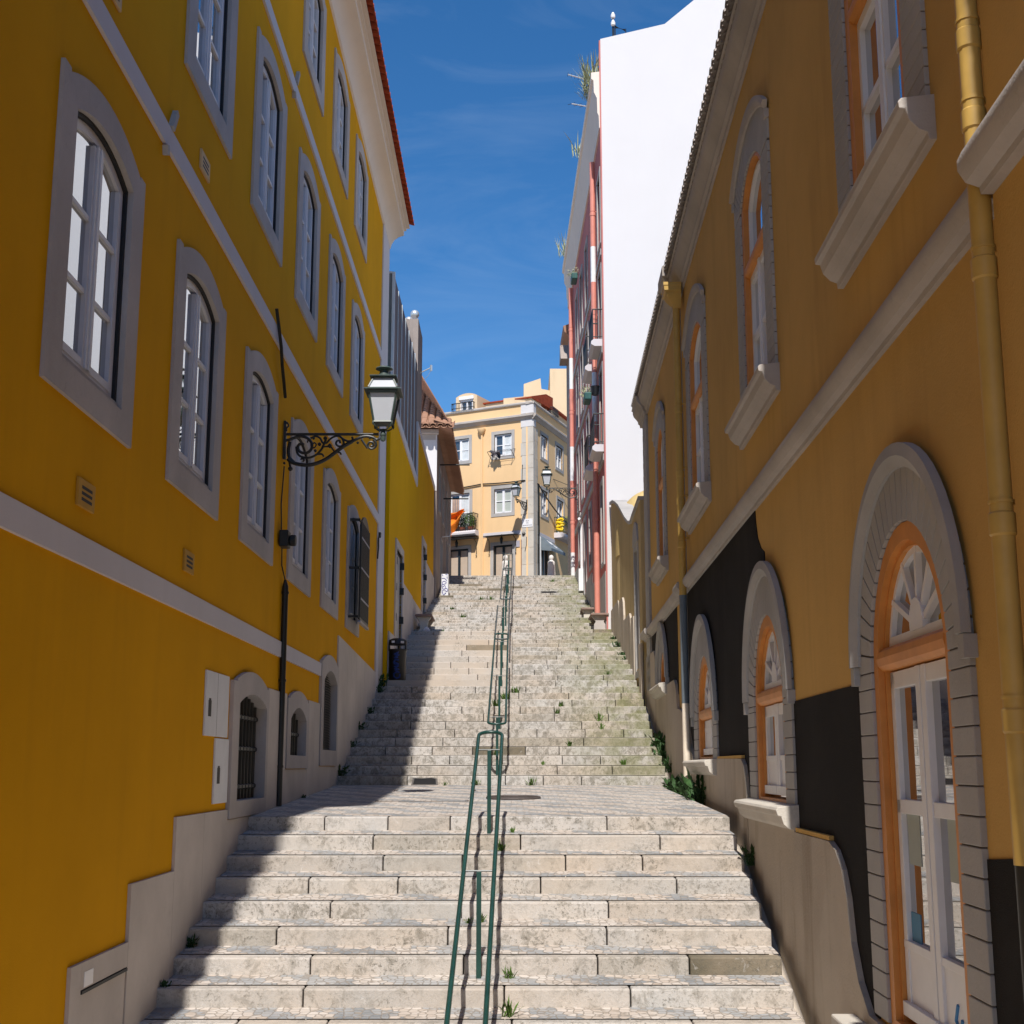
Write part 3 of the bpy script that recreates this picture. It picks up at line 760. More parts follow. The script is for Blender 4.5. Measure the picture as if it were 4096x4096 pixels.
for i, (c, z0, zs, r, ro) in enumerate(LW):
    w_ = lower_window(c, z0, zs, r, ro, i == 0, i == 3)
    if i == 0:
        for (x0, x1, za, zb) in ((8.62, 8.90, -.62, -.25), (7.72, 8.02, -.66, -.22)):
            b = MB(); b.box(FR, x0, x1, -.0945, -.091, za, zb); b.build('paper_notice', M['blind'], w_)
        b = MB(); b.box(FR, 8.72, 8.93, -.0945, -.09, -1.12, -.92); b.build('blue_notice', plain('blue_paper', (.10, .26, .42), .7), w_)
        b = MB(); b.tube([FR.p(7.93, -.066, -1.33), FR.p(7.98, -.066, -1.42), FR.p(7.9, -.066, -1.48), FR.p(7.86, -.066, -1.40)], .012, 6); b.build('blue_scribble', plain('blue_marker', (.08, .25, .5), .7), w_)
    else:
        # projecting stone sill
        z = z0; w2 = ro + .05
        b = MB(); b.sweep(FR, [(-.05, z + .03), (.20, z), (.215, z - .025), (.20, z - .075), (.17, z - .08), (.165, z - .10), (.15, z - .15), (.10, z - .19), (.05, z - .2), (-.05, z - .2)], c - w2, c + w2)
        b.build('sill', M['corner_stone'], w_, bevel=.008)
b = MB(); b.box(FR, 9.3, 10.1, .0, .22, -3, -1.75); b.box(FR, 6.7, 9.9, .0, .24, -3.1, -1.80); b.build('door_step', M['corner_stone'], ob, bevel=.015)

def upper_window(c, hw):
    ro = hw; ri = hw - .42; z0 = 3.80; zs = 6.18
    b = MB()
    jambs(b, FR, c - ro, c - ri, z0, zs, -.10, .03, .118); jambs(b, FR, c + ri, c + ro, z0, zs, -.10, .03, .118)
    n = 22; A = arch(c, ri, zs, .30, n); B = arch(c, ro, zs + .32, .38, n)
    l = lambda p, q, t: (p[0] + (q[0] - p[0]) * t, p[1] + (q[1] - p[1]) * t)
    for k in range(n):
        f = .06
        b.prism(FR, [l(A[k], A[k + 1], f), l(A[k], A[k + 1], 1 - f), l(B[k], B[k + 1], 1 - f), l(B[k], B[k + 1], f)], -.10, .03)
    for sg in (-1, 1): b.prism(FR, [(c + sg * ri, zs + .004), (c + sg * ro, zs + .004), (c + sg * ro, zs + .31)], -.10, .03)
    w_ = b.build('tall_window', M['brick_grey'], ob, bevel=.005)
    b = MB(); ring_ = [(c + ro - .01, z0), (c + ro - .01, zs + .32)] + arch(c, ro - .01, zs + .32, .37, 16)[1:-1] + [(c - ro + .01, zs + .32), (c - ro + .01, z0), (c - ri - .008, z0)] + arch(c, ri + .008, zs, .305, 16)[::-1] + [(c + ri + .008, z0)]
    b.prism(FR, ring_, -.14, .02); b.build('mortar', M['mortar'], w_)
    b = MB(); o1 = arch(c, ro + .01, zs + .30, .38, 20); o2 = arch(c, ro + .07, zs + .38, .44, 20)
    vs = []; fs = []
    for (p, q) in zip(o1, o2):
        vs += [FR.p(p[0], .02, p[1]), FR.p(p[0], .055, p[1] + .01), FR.p((p[0] + q[0]) / 2, .08, (p[1] + q[1]) / 2), FR.p(q[0], .07, q[1]), FR.p(q[0], .02, q[1])]
    for k in range(20):
        for i in range(5): j = (i + 1) % 5; fs.append((5 * k + i, 5 * k + j, 5 * k + 5 + j, 5 * k + 5 + i))
    fs += [(0, 1, 2, 3, 4), tuple(range(100, 105))]
    b.add(vs, fs)
    for sg in (-1, 1): b.box(FR, c + sg * ro - .02, c + sg * ro + .05, .0, .05, zs + .22, zs + .31)
    b.build('hood_mould', M['mould'], w_, smooth=True)
    t = .12
    b = MB(); b.prism(FR, opening(c, ri - .003, z0 - .02, zs, .297, 14), -.18, .008, [opening(c, ri - t, z0 + .06, zs, .28, 14)])
    zt = 5.36
    b.sweep(FR, [(-.16, zt), (-.02, zt), (.01, zt + .03), (.018, zt + .07), (.008, zt + .11), (-.02, zt + .13), (-.16, zt + .13)], c - ri + t, c + ri - t)
    b.build('orange_frame', M['orange'], w_)
    b = MB(); q = ri - t + .01
    b.prism(FR, opening(c, q, zt + .13, zs - .03, .27, 14), -.13, -.05, [opening(c, q - .06, zt + .19, zs - .05, .25, 14)])
    for sg in (-1, 1):
        x0, x1 = sorted((c + sg * q, c + sg * .006))
        b.prism(FR, rect(x0, x1, z0 + .06, zt), -.13, -.05, [rect(x0 + .07, x1 - .07, z0 + .16, zt - .08)])
        b.box(FR, x0 + .02, x1 - .02, -.125, -.05, 4.62, 4.665)
    b.box(FR, c - .045, c + .045, -.1, -.034, z0 + .06, zt - .003)
    b.build('casement', M['window_bright'], w_)
    b = MB(); b.prism(FR, opening(c, ri - .05, z0 + .05, zs, .27, 14), -.10, -.09); b.build('pane', M['glass_dark'], w_)
    w2 = ro + .07
    b = MB(); b.sweep(FR, [(-.06, 3.83), (.19, 3.80), (.21, 3.78), (.205, 3.735), (.17, 3.73), (.165, 3.71), (.15, 3.66), (.10, 3.605), (.05, 3.585), (.045, 3.54), (0, 3.54), (-.06, 3.6)], c - w2, c + w2)
    b.build('sill', M['mould'], w_, bevel=.006)
for c, hw in UW: upper_window(c, hw)

# downpipes
def downpipe(parent, fr, s, u, r, segs, collars, mc):
    b = MB(); mats = []
    for (z1, z0, m_) in segs:
        if M[m_] not in mats: mats.append(M[m_])
        b.tube([fr.p(s, u, z1), fr.p(s, u, z0)], r, 14, False, mats.index(M[m_]))
    o = b.build('downpipe', mats, parent, smooth=True)
    for z in collars:
        b = MB(); b.tube([fr.p(s, u, z - .055), fr.p(s, u, z - .045), fr.p(s, u, z + .05), fr.p(s, u, z + .06)], [r, r * 1.15, r * 1.15, r], 14)
        b.tube([fr.p(s, u, z + .10), fr.p(s, u, z + .115)], r * 1.1, 14); b.box(fr, s - .012, s + .012, -.02, u, z + .095, z + .12)
        b.build('pipe_collar', M[mc], o, smooth=True)
    return o
downpipe(ob, FR, 6.07, .14, .054, [(7.6, -.43, 'pipe_yellow')], [3.55, 3.12, 2.35, 1.1, .2], 'pipe_yellow')
b = MB(); b.tube([FR.p(6.07, .14, -.43), FR.p(6.07, .14, -3)], .05, 14); b.build('black_downpipe', M['iron'], ob, smooth=True)
dp = downpipe(ob, FR, 20.62, .12, .058, [(7.35, 2.62, 'pipe_yellow'), (2.62, .95, 'awning'), (.95, -.17, 'pipe_cream')], [5.6, 4.55, 4.1, 3.42], 'pipe_yellow')
b = MB()
hp = [(7.30, .065), (7.36, .09), (7.45, .16), (7.50, .19), (7.53, .20), (7.55, .235), (7.62, .24), (7.63, .25), (7.68, .25)]
vs = []; fs = []
for (z, r) in hp:
    for (a, e) in ((-1, 0), (1, 0), (1, 1), (-1, 1)): vs.append(FR.p(20.62 + a * r * .95, (.05 if e == 0 else .10 + r * .95), z))
for k in range(len(hp) - 1):
    for i in range(4): j = (i + 1) % 4; fs.append((4 * k + i, 4 * k + j, 4 * k + 4 + j, 4 * k + 4 + i))
fs += [(0, 1, 2, 3)]
b.add(vs, fs); b.build('hopper', M['pipe_yellow'], dp)
b = MB(); b.box(FR, 5.15, 5.7, .10, .115, .6, 1.27)
pl = b.build('wall_plaque', M['sign_white'], ob)
for z in (.66, 1.2): b = MB(); b.tube([FR.p(5.66, .116, z), FR.p(5.66, .12, z)], .02, 10); b.build('screw', M['gasket'], pl)

# ------------------------------------------------------------------ garden wall with swooping top
gw = thing('garden_wall', 'pale ochre garden wall with a swooping coping between ochre and pink buildings', 'wall', (2.9, 34, 2))
top = [(29.52, 5.93), (31.2, 5.83), (31.75, 5.78), (32.2, 5.85), (33.2, 6.15), (34.4, 6.58), (35.2, 6.86), (36.2, 7.14), (37.2, 7.38), (38.25, 7.52)]
b = MB(); b.prism(FG, [(29.52, -1), (38.25, -1)] + top[::-1], -.3, 0, [rect(30.25, 31.05, 2.2, 4.98)]); b.build('wall', M['ochre_light'], gw)
b = MB()
for i in range(len(top) - 1):
    (a, za), (e, ze) = top[i], top[i + 1]
    b.hexa([FG.p(a, -.34, za), FG.p(e, -.34, ze), FG.p(e, .05, ze), FG.p(a, .05, za), FG.p(a, -.34, za + .085), FG.p(e, -.34, ze + .085), FG.p(e, .05, ze + .085), FG.p(a, .05, za + .085)])
b.build('coping', M['granite_grey'], gw)
b = MB(); b.box(FG, 30.26, 31.04, -.20, -.14, 2.15, 4.97); dr = b.build('grey_door', plain('grey_door_paint', (.17, .175, .18), .6), gw)
b = MB(); b.prism(FG, rect(30.1, 31.2, 2.0, 5.1), -.15, .025, [rect(30.26, 31.04, 2.15, 4.96)]); b.prism(FG, [(30.05, 5.1), (31.25, 5.1), (31.05, 5.5), (30.65, 5.62), (30.25, 5.5)], -.05, .04)
b.build('door_surround', M['granite_grey'], gw)
b = MB()
for (s0, s1, za) in ((29.52, 30.08, 2.7), (31.22, 31.9, 3.5), (31.92, 33.9, 3.66), (33.92, 35.3, 4.3), (35.32, 38.2, 4.4)):
    zt = za
    b.prism(FG, [(s0, -1), (s1, -1), (s1, zt), (s0, zt - .02)] if s1 - s0 < .8 else [(s0, -1), (s1, -1), (s1, zt), (s0 + .35, zt), (s0 + .12, zt - .15), (s0, zt - .5)], -.02, .05)
b.build('cement_plinth', M['cement'], gw)
ou = thing('vaulted_outbuilding', 'pale yellow rounded plaster roof rising behind the garden wall', 'outbuilding', (4.9, 35.3, 5))
sup = lambda a: (max(.002, math.cos(a)) ** .72, math.sin(a) ** .72)
b = MB(); b.lathe((4.05, 35.9, 5.6), [(1.22 * sup(k * PI / 28)[0], 1.86 * sup(k * PI / 28)[1]) for k in range(0, 15)], 40, 0, 1, 1.3); b.build('domed_roof', plaster('straw_yellow_plaster', (.60, .45, .20), .12, (.40, .25, .09), .7, .3, 30, .9, 1.2), ou, smooth=True)
b = MB(); b.lathe((4.05, 35.9, 0), [(1.2, 0), (1.2, 5.62)], 36, 0, 1, 1.3); b.build('drum', M['ochre_light'], ou, smooth=True)

# ------------------------------------------------------------------ pink building
pk = thing('pink_apartment_house', 'tall narrow pink apartment house with a blank white gable wall', 'building', (4, 45, 7))
S0, S1 = 38.4, 55.0
COLS = [(38.75, 39.75), (41.4, 42.45), (44.2, 45.25), (46.9, 47.95), (49.4, 50.4)]
FLO = [(9.6, 11.9), (12.85, 15.05), (15.95, 18.2)]
GR = [(39.0, 39.8, 6.0, 8.4), (41.0, 41.8, 4.5, 8.3), (43.7, 44.6, 6.6, 8.6), (46.2, 47.1, 6.0, 8.6), (49.0, 49.9, 7.6, 9.2)]
holes = [rect(a, e, z0, z1) for a, e in COLS for z0, z1 in FLO] + [rect(a, e, z0, z1) for a, e, z0, z1 in GR]
b = MB(); b.prism(FP, rect(S0, S1, 0, 19.55), -.35, 0, holes); b.build('facade', M['pink'], pk)
gx = FP.p(S0, 0, 0).x
b = MB(); b.prism(W, [(gx + .02, 0), (15, 0), (15, 31), (10.2, 27.9), (5.82, 23.9), (4.82, 23.02), (gx + .02, 22.5)], -S0 - .1, -S0 + .05); b.build('white_gable', M['white_wall'], pk)
b = MB(); b.box(FP, S0 + .06, S1, -12, -11.7, 0, 22); b.box(FP, S1 - .3, S1, -11.7, -.35, 0, 19.5); b.sweep(FP, [(-.1, 21.3), (-2.2, 22.9), (-6, 27.5), (-12, 22), (-12, 19.6), (-.3, 19.6)], S0 + .06, S1); b.build('roof', M['tile_old'], pk)
b = MB(); b.box(FP, S0 - .05, S0 + .12, -.02, .025, 0, 22.45); b.build('pink_edge', M['pink'], pk)
PC = [(0, 19.5), (.05, 19.5), (.06, 19.9), (.10, 20.0), (.11, 20.5), (.20, 20.7), (.21, 21.1), (.28, 21.15), (.28, 21.36), (0, 21.4)]
b = MB(); b.sweep(FP, PC, S0 - .02, S1 + .1); b.build('cornice', M['cove'], pk, smooth=True)
b = MB(); b.box(FP, S0 + .14, S0 + 1.2, -2, -.12, 21.4, 22.3); b.box(FP, S0 + .14, S0 + 1.25, -1, -.02, 22.3, 22.45); b.build('attic_dormer', M['cove'], pk)
def facade_window(fr, parent, s0, s1, z0, z1, mat_s, mat_f, mat_g, jw=.13, sill=True, proud=.04, depth=.22, bars=2, name='window'):
    b = MB(); b.prism(fr, rect(s0 - jw, s1 + jw, z0 - jw, z1 + jw), -depth - .05, proud, [rect(s0, s1, z0, z1)])
    w_ = b.build(name, mat_s, parent)
    b = MB(); b.prism(fr, rect(s0 + .005, s1 - .005, z0 + .005, z1 - .005), -depth, -depth + .06, [rect(s0 + .07, s1 - .07, z0 + .07, z1 - .07)])
    cx = (s0 + s1) / 2; b.box(fr, cx - .05, cx + .05, -depth, -depth + .07, z0 + .05, z1 - .05)
    for k in range(1, bars):
        z = z0 + (z1 - z0) * k / bars; b.box(fr, s0 + .05, s1 - .05, -depth, -depth + .05, z - .015, z + .015)
    b.build('casement', mat_f, w_)
    b = MB(); b.prism(fr, rect(s0, s1, z0, z1), -depth - .01, -depth + .02); b.build('pane', mat_g, w_)
    return w_
for a, e in COLS:
    for z0, z1 in FLO: facade_window(FP, pk, a, e, z0, z1, M['granite_grey'], M['window_white'], M['glass_far'])
for a, e, z0, z1 in GR: facade_window(FP, pk, a, e, z0, z1, M['granite_grey'], M['window_white'], M['glass_far'])
# balcony slabs with rounded ends, and their railings
def slab(fr, parent, s0, s1, z, dep, name='balcony'):
    b = MB(); b.sweep(fr, [(0, z), (dep - .1, z), (dep, z + .06), (dep, z + .15), (dep - .08, z + .22), (0, z + .22)], s0, s1)
    o = b.build(name, M['white_trim'], parent); return o
def railing(fr, parent, s0, s1, z, dep, h=.95, mat_='iron', name='railing', step=.11):
    b = MB(); u = dep - .06
    P = [fr.p(s0, 0, z + h), fr.p(s0, u, z + h), fr.p(s1, u, z + h), fr.p(s1, 0, z + h)]
    b.tube(P, .022, 6); b.tube([p - Vector((0, 0, h - .08)) * fr.k for p in P], .016, 6)
    s = s0
    while s < s1 + .01:
        b.tube([fr.p(s, u, z), fr.p(s, u, z + h)], .011, 5); s += step
    k = 0.0
    while k < u:
        for s in (s0, s1): b.tube([fr.p(s, k, z), fr.p(s, k, z + h)], .011, 5)
        k += step
    return b.build(name, M[mat_], parent)
for (s0, s1, z) in ((38.6, 40.0, 9.22), (41.2, 42.7, 9.2), (38.6, 40.0, 12.5), (41.2, 42.7, 12.5)):
    o = slab(FP, pk, s0, s1, z, .36); railing(FP, o, s0 + .03, s1 - .03, z + .22, .36)
b = MB()
for z in (8.95, 12.28, 15.4): b.box(FP, S0 + .15, S1, 0, .05, z, z + .2)
b.build('string_course', M['granite_grey'], pk)
b = MB()
for (s0, s1, zt) in ((38.45, 40.95, 5.6), (41.85, 43.6, 5.85), (43.6, 46.1, 6.3), (47.15, 48.95, 7.05), (49.95, 53.2, 7.5)): b.box(FP, s0, s1, 0, .04, 0, zt)
b.build('stone_plinth', M['granite_grey'], pk)
def pipe2(s, ztop, zj, zb, white=()):
    segs = []; z = ztop
    for (a, e) in white: segs += [(z, a, 'pipe_pink'), (a, e, 'pipe_white')]; z = e
    segs.append((z, zb, 'pipe_pink'))
    return segs
downpipe(pk, FP, 40.42, .12, .085, pipe2(0, 19.3, 0, 4.55, ((16.4, 15.2), (12.2, 10.6))), [17.5, 14, 7.5], 'pipe_pink')
downpipe(pk, FP, 52.0, .12, .085, pipe2(0, 19.3, 0, 8.3, ((16.3, 15.0), (12.6, 11.2))) + [(8.3, 7.2, 'pipe_white')], [17.5, 14, 9.5], 'pipe_pink')
b = MB(); b.tube([FP.p(47.6, .08, 8.7), FP.p(47.6, .08, 6.9)], .05, 10); b.tube([FP.p(47.6, .08, 8.7), FP.p(47.3, .18, 8.8)], .05, 10); b.box(FP, 47.45, 47.8, .02, .2, 6.2, 7.0); b.build('white_duct', M['pipe_white'], pk)
# ------------------------------------------------------------------ modern yellow building with metal storey
mb_ = thing('yellow_metal_clad_house', 'bright yellow house with steel doors and a dark metal clad top storey', 'building', (-2.85, 38, 4))
D1 = (32.55, 34.25, 2.0, 5.36); D2 = (40.95, 42.3, 3.8, 6.86)
b = MB(); b.prism(F2, [(30.79, 0), (46.15, 0), (46.15, 9.74), (38.5, 10.08), (38.5, 8.36), (30.79, 8.74)], -.4, 0, [rect(D1[0], D1[1], D1[2], D1[3]), rect(D2[0], D2[1], D2[2], D2[3])]); b.build('wall', M['yellow_new'], mb_)
b = MB(); b.box(F2, 30.8, 46.15, -9, -.4, 0, 8.3); b.box(F2, 38.5, 46.1, -9, -.4, 8.3, 9.7); b.build('body', M['white_trim'], mb_)
b = MB()
def strip(b, fr, a, za, e, ze, h, u0, u1):
    b.prism(fr, [(a, za - h), (e, ze - h), (e, ze), (a, za)], u0, u1)
strip(b, F2, 30.9, 8.76, 38.52, 8.38, .26, -.1, .03); strip(b, F2, 38.45, 10.10, 46.2, 9.76, .16, -.4, .03); b.prism(F2, rect(38.44, 38.62, 8.2, 10.0), -.4, .03)
b.build('white_coping', M['white_trim'], mb_)
b = MB(); b.prism(F2, [(31.17, 8.55), (38.42, 8.2), (38.42, 11.86), (31.17, 11.95)], -8, -.02); b.build('metal_storey', M['metal_clad'], mb_)
b = MB()
for k in range(1, 7): b.box(F2, 31.2 + k * 1.04, 31.22 + k * 1.04, -.03, .0, 8.3, 11.9)
b.build('panel_joint', M['alu'], mb_)
b = MB(); b.box(F2, 31.13, 31.17, -4, -.03, 8.6, 11.94); b.build('mesh_screen', M['mesh_grey'], mb_)
b = MB(); b.box(F2, 31.10, 31.2, -.06, .01, 8.6, 11.98); b.box(F2, 31.10, 31.2, -4, -.06, 11.94, 11.99); b.build('edge_trim', M['alu'], mb_)
b = MB()
b.box(F2, 30.95, 32.3, -.01, .03, 0, 3.1); b.box(F2, 34.45, 37.3, -.01, .03, 0, 4.7); b.prism(F2, [(37.3, 0), (40.75, 0), (40.75, 4.66), (37.3, 4.66)], -.01, .03); b.box(F2, 42.5, 46.15, -.01, .03, 0, 6.47); b.build('stone_plinth', M['stone_panel'], mb_)
for (a, e, z0, z1) in (D1, D2):
    b = MB(); b.prism(F2, rect(a - .2, e + .2, z0, z1 + .18), -.14, .035, [rect(a, e, z0 + .01, z1)]); dd = b.build('steel_door', M['stone_panel'], mb_)
    b = MB(); c = (a + e) / 2
    b.box(F2, a + .01, c - .01, -.12, -.05, z0, z1 - .06); b.box(F2, c + .01, e - .01, -.12, -.05, z0, z1 - .06); b.build('leaf', M['steel'], dd)
    b = MB(); b.box(F2, a + .01, e - .01, -.13, -.04, z1 - .06, z1 - .005)
    for z in (.35, 1.0, 1.75, 2.6):
        b.box(F2, e - .03, e + .03, -.06, .06, z1 - z, z1 - z + .18); b.box(F2, a - .03, a + .02, -.06, .045, z1 - z - .1, z1 - z + .08)
    b.build('hinge', M['iron'], dd)
b = MB(); b.box(W, -4.2, -2.84, -40.4, -38.55, 9, 13.35); b.build('concrete_stack', M['grey_wall'], mb_)
for (x, y) in ((-2.98, 38.9), (-3.2, 39.5)):
    b = MB(); b.lathe((x, y, 13.35), [(.05, 0), (.05, .12)] + [(max(.01, .14 * math.cos(a * PI / 12)), .25 + .14 * math.sin(a * PI / 12)) for a in range(-5, 7)], 14); b.build('cowl', M['alu'], mb_, smooth=True)

# ------------------------------------------------------------------ old grey house
oh = thing('old_grey_house', 'old grey rendered house with white end wall and weathered red tiled roof at upper left', 'building', (-2.7, 51, 6))
ow = [(47.6, 48.4, 9.2, 10.7), (50.0, 50.8, 9.2, 10.8), (52.6, 53.4, 9.2, 10.8), (55, 55.8, 9.2, 10.8), (49.0, 49.8, 6.1, 8.3), (53.4, 54.2, 7.0, 8.9)]
b = MB(); b.prism(F3, rect(46.2, 57.0, 3, 11.75), -.35, 0, [rect(a, e, z0, z1) for a, e, z0, z1 in ow]); b.build('facade', M['grey_wall'], oh)
for a, e, z0, z1 in ow: facade_window(F3, oh, a, e, z0, z1, M['granite_grey'], M['grey_wall'], M['glass_far'], .1)
b = MB(); b.box(F3, 46.2, 46.5, -8, -.352, 3, 11.72); b.box(F3, 46.18, 46.2, -8, .002, 9.6, 11.72); b.box(F3, 46.5, 57, -8, -7.7, 3, 11.7); b.build('white_end_wall', M['white_wall'], oh)
b = MB(); q = [F3.p(45.7, .5, 11.86), F3.p(45.7, -8.3, 11.86), F3.p(49.3, -4.2, 14.4), F3.p(57.3, .5, 11.86), F3.p(57.3, -8.3, 11.86), F3.p(57.3, -4.2, 14.4), F3.p(49.3, -.9, 14.25), F3.p(57.3, -.9, 14.25)]
b.add(q, [(0, 1, 2, 6), (0, 6, 7, 3), (6, 2, 5, 7), (1, 4, 5, 2), (3, 7, 5, 4), (0, 3, 4, 1)])
s = 45.75
rf = b.build('roof', M['tile_old'], oh)
b = MB(); s = 45.75
while s < 57.2: halftube(b, F3, s, -.1, 12.05, .56, 11.84, .11, True); halftube(b, F3, s + .13, -.1, 12.0, .54, 11.8, .1, False); s += .26
u = .4
while u > -8.2:
    for up in (True, False):
        vs = []; n = 7
        for sy, z in ((45.62, 11.84), (46.4, 12.25)):
            for rr in (.11, .095):
                for k in range(n):
                    a = PI * k / (n - 1); vs.append(F3.p(sy, u + (.13 if not up else 0) + rr * math.cos(a), z + (1 if up else -1) * rr * math.sin(a) * .8))
        fs = []
        for k in range(n - 1): fs += [(k, k + 1, 2 * n + k + 1, 2 * n + k), (n + k, n + k + 1, 3 * n + k + 1, 3 * n + k), (k, k + 1, n + k + 1, n + k)]
        b.add(vs, fs)
    u -= .26
b.build('roof_edge_tiles', M['tile_old'], rf, recalc=False)
b = MB(); s = 45.9
while s < 57: halftube(b, F3, s, -.9, 14.28, .5, 11.9, .11, True, 5); s += .26
b.build('side_roof_tiles', M['tile_old'], rf, recalc=False)
b = MB()
for k in range(9):
    for i in range(34):
        u0 = .3 - i * .25 - 0.0; f0 = k / 9; f1 = (k + 1.15) / 9
        y0, y1 = 45.7 + 3.6 * f0, 45.7 + 3.6 * f1; z0, z1 = 11.9 + 2.5 * f0, 11.9 + 2.5 * f1
        if u0 > .45 - 1.4 * f0: continue
        vs = []; n = 5
        for yy, z in ((y0, z0 + .03), (y1, z1)):
            for q_ in range(n): a = PI * q_ / (n - 1); vs.append(F3.p(yy, u0 + .11 * math.cos(a), z + .075 * math.sin(a)))
        b.add(vs, [(q_, q_ + 1, n + q_ + 1, n + q_) for q_ in range(n - 1)] + [tuple(range(n))], 1 if i > 11 and k < 6 else 0)
b.build('roof_tiles', [M['tile_old'], plain('fresh_red_tile', (.50, .13, .06), .85, .2)], rf, recalc=False)
b = MB(); b.box(F3, 46.17, 46.2, -6, -.05, 11.45, 11.75); b.box(F3, 46, 46.25, -6, .06, 11.66, 11.8); b.build('end_cornice', M['mould'], oh)
b = MB(); b.tube([F3.p(48.2, 0, 11.0), F3.p(48.2, 1.1, 11.0)], .03, 6); b.tube([F3.p(50.1, 0, 10.1), F3.p(50.1, 1.0, 10.1)], .03, 6); b.build('iron_bracket', M['iron'], oh)
b = MB(); b.tube([F3.p(50, .02, 8.6), F3.p(50, .3, 8.62), F3.p(50, .34, 8.8)], .025, 6); b.build('white_arm', M['pipe_white'], oh)

# ------------------------------------------------------------------ peach corner building closing the view
K = 60 / 54.
PF = Fr((.80, 54.0), (-1.98, 1), (-.451, -.893), K); PR = Fr((.871, 53.96), (.369, 1), (.938, -.346), K)
pc = thing('peach_corner_building', 'sunlit peach corner building with grey stone quoins at the top of the stairs', 'building', PF.p(0, 0, 7))
fw = [(.91, 1.73, 12.85, 13.80, 1), (2.95, 3.80, 12.83, 13.80, 1), (.91, 1.73, 10.40, 11.44, 2), (2.91, 3.86, 9.72, 11.41, 3), (.87, 1.76, 6.9, 9.04, 0), (2.95, 3.90, 6.9, 9.02, 0), (5.0, 5.9, 12.83, 13.8, 1), (5.0, 5.9, 10.4, 11.4, 1)]
rw = [(1.06, 1.86, 12.9, 13.88, 1), (3.06, 3.95, 12.88, 13.88, 1), (1.06, 1.86, 10.42, 11.5, 1), (3.18, 4.02, 9.9, 11.48, 3), (1.05, 1.88, 6.9, 9.06, 0)]
for fr, ws, e, nm in ((PF, fw, 7.5, 'front_wall'), (PR, rw, 9, 'side_wall')):
    b = MB(); b.prism(fr, rect(0 if fr is PR else -.08, e, 5.5, 14.95), -.3, 0, [rect(a, c, z0, z1) for a, c, z0, z1, t in ws]); b.build(nm, M['peach'], pc)
    for a, c, z0, z1, t in ws:
        w_ = facade_window(fr, pc, a, c, z0, z1, M['granite_grey'], M['window_bright'] if t else M['door_dark'], {0: M['paper'], 1: M['glass_far'], 2: M['blind'], 3: M['glass_far']}[t], .14, True, .02, .12, 2 if t else 1, 'window' if t else 'door')
        if t in (1, 3):
            b = MB(); m_ = (a + c) / 2
            n = 9; vs = []
            for k in range(n + 1):
                x = a + .07 + (m_ - a - .12) * k / n; uu = -.112 + (.012 if k % 2 else 0)
                vs += [fr.p(x, uu + .018, z0 + .08), fr.p(x, uu + .018, z1 - .10)]
            if fr is PF: b.add(vs, [(2 * k, 2 * k + 2, 2 * k + 3, 2 * k + 1) for k in range(n)]); b.build('curtain', M['curtain'], w_, recalc=False)
b = MB()
for fr, s0, s1 in ((PF, -.08, .44), (PR, .0, .50)):
    z = 5.5; k = 0
    while z < 13.95:
        h = random.choice((.55, .7, .8)); e = s1 + (.05 if k % 2 else -.02) * .6
        b.box(fr, s0 - (.03 if fr is PF else -.0), e, -.05, .03, z + .006, min(z + h - .006, 13.98), 0, random.random()); z += h; k += 1
b.build('corner_quoin', M['corner_stone'], pc)
b = MB(); CPp = [(0, 14.28), (.04, 14.28), (.1, 14.36), (.17, 14.42), (.17, 14.5), (.0, 14.56)]
b.sweep(PF, CPp, -.16, 7.6); b.sweep(PR, CPp, -.1, 9); b.sweep(PF, [(-.3, 14.95), (.06, 14.95), (.08, 15.0), (.06, 15.06), (-.3, 15.07)], -.1, 7.6); b.sweep(PR, [(-.3, 14.95), (.06, 14.95), (.08, 15.0), (.06, 15.06), (-.3, 15.07)], -.05, 9)
b.build('cornice', M['mould'], pc)
b = MB(); b.box(PF, -.1, .46, -.05, .04, 13.98, 14.28); b.box(PF, -.1, .46, -.05, .04, 14.56, 14.95); b.box(PR, -.02, .3, -.05, .04, 13.98, 14.28); b.box(PR, -.02, .3, -.05, .04, 14.56, 14.95); b.build('white_corner_block', M['white_wall'], pc)
for fr, a, e in ((PF, .46, 2.3), (PR, .52, 2.75)):
    b = MB(); b.box(fr, a, e, -.02, .022, 9.43, 9.60); b.build('white_band', M['white_trim'], pc)
b = MB(); b.box(PF, .2, 2.4, -1.4, -.45, 14.9, 15.36); b.box(PF, 2.4, 7.5, -1.6, -.6, 14.9, 15.2); b.box(PR, .5, 2.0, -1.5, -.5, 14.9, 15.45); b.box(PR, 2.0, 9, -1.6, -.45, 14.9, 15.75); b.build('attic_wall', M['cream'], pc)
b = MB(); b.sweep(PF, [(-.38, 15.34), (-.38, 15.40), (-1.8, 15.85), (-2.5, 15.85), (-2.5, 15.3)], .15, 2.5); b.sweep(PR, [(-.3, 15.72), (-.3, 15.80), (-1.8, 16.1), (-2, 15.7)], 2.6, 9); b.build('roof', M['tile_red'], pc)
b = MB(); b.prism(PF, [(2.66, 15.06), (3.7, 15.06), (3.7, 15.72)] + arch(3.18, .52, 15.72, .14, 8)[1:-1] + [(2.66, 15.72)], -1.6, -.16, [rect(2.86, 3.5, 15.08, 15.6)])
dm = b.build('dormer', M['cream'], pc)
b = MB(); b.prism(PF, rect(2.86, 3.5, 15.08, 15.58), -.3, -.2, [rect(2.93, 3.14, 15.12, 15.5), rect(3.22, 3.43, 15.12, 15.5)]); b.box(PF, 2.82, 3.54, -.2, -.12, 15.58, 15.72); b.build('casement', M['window_bright'], dm)
b = MB(); b.box(PF, 2.88, 3.48, -.32, -.28, 15.08, 15.56); b.build('pane', M['glass_far'], dm)
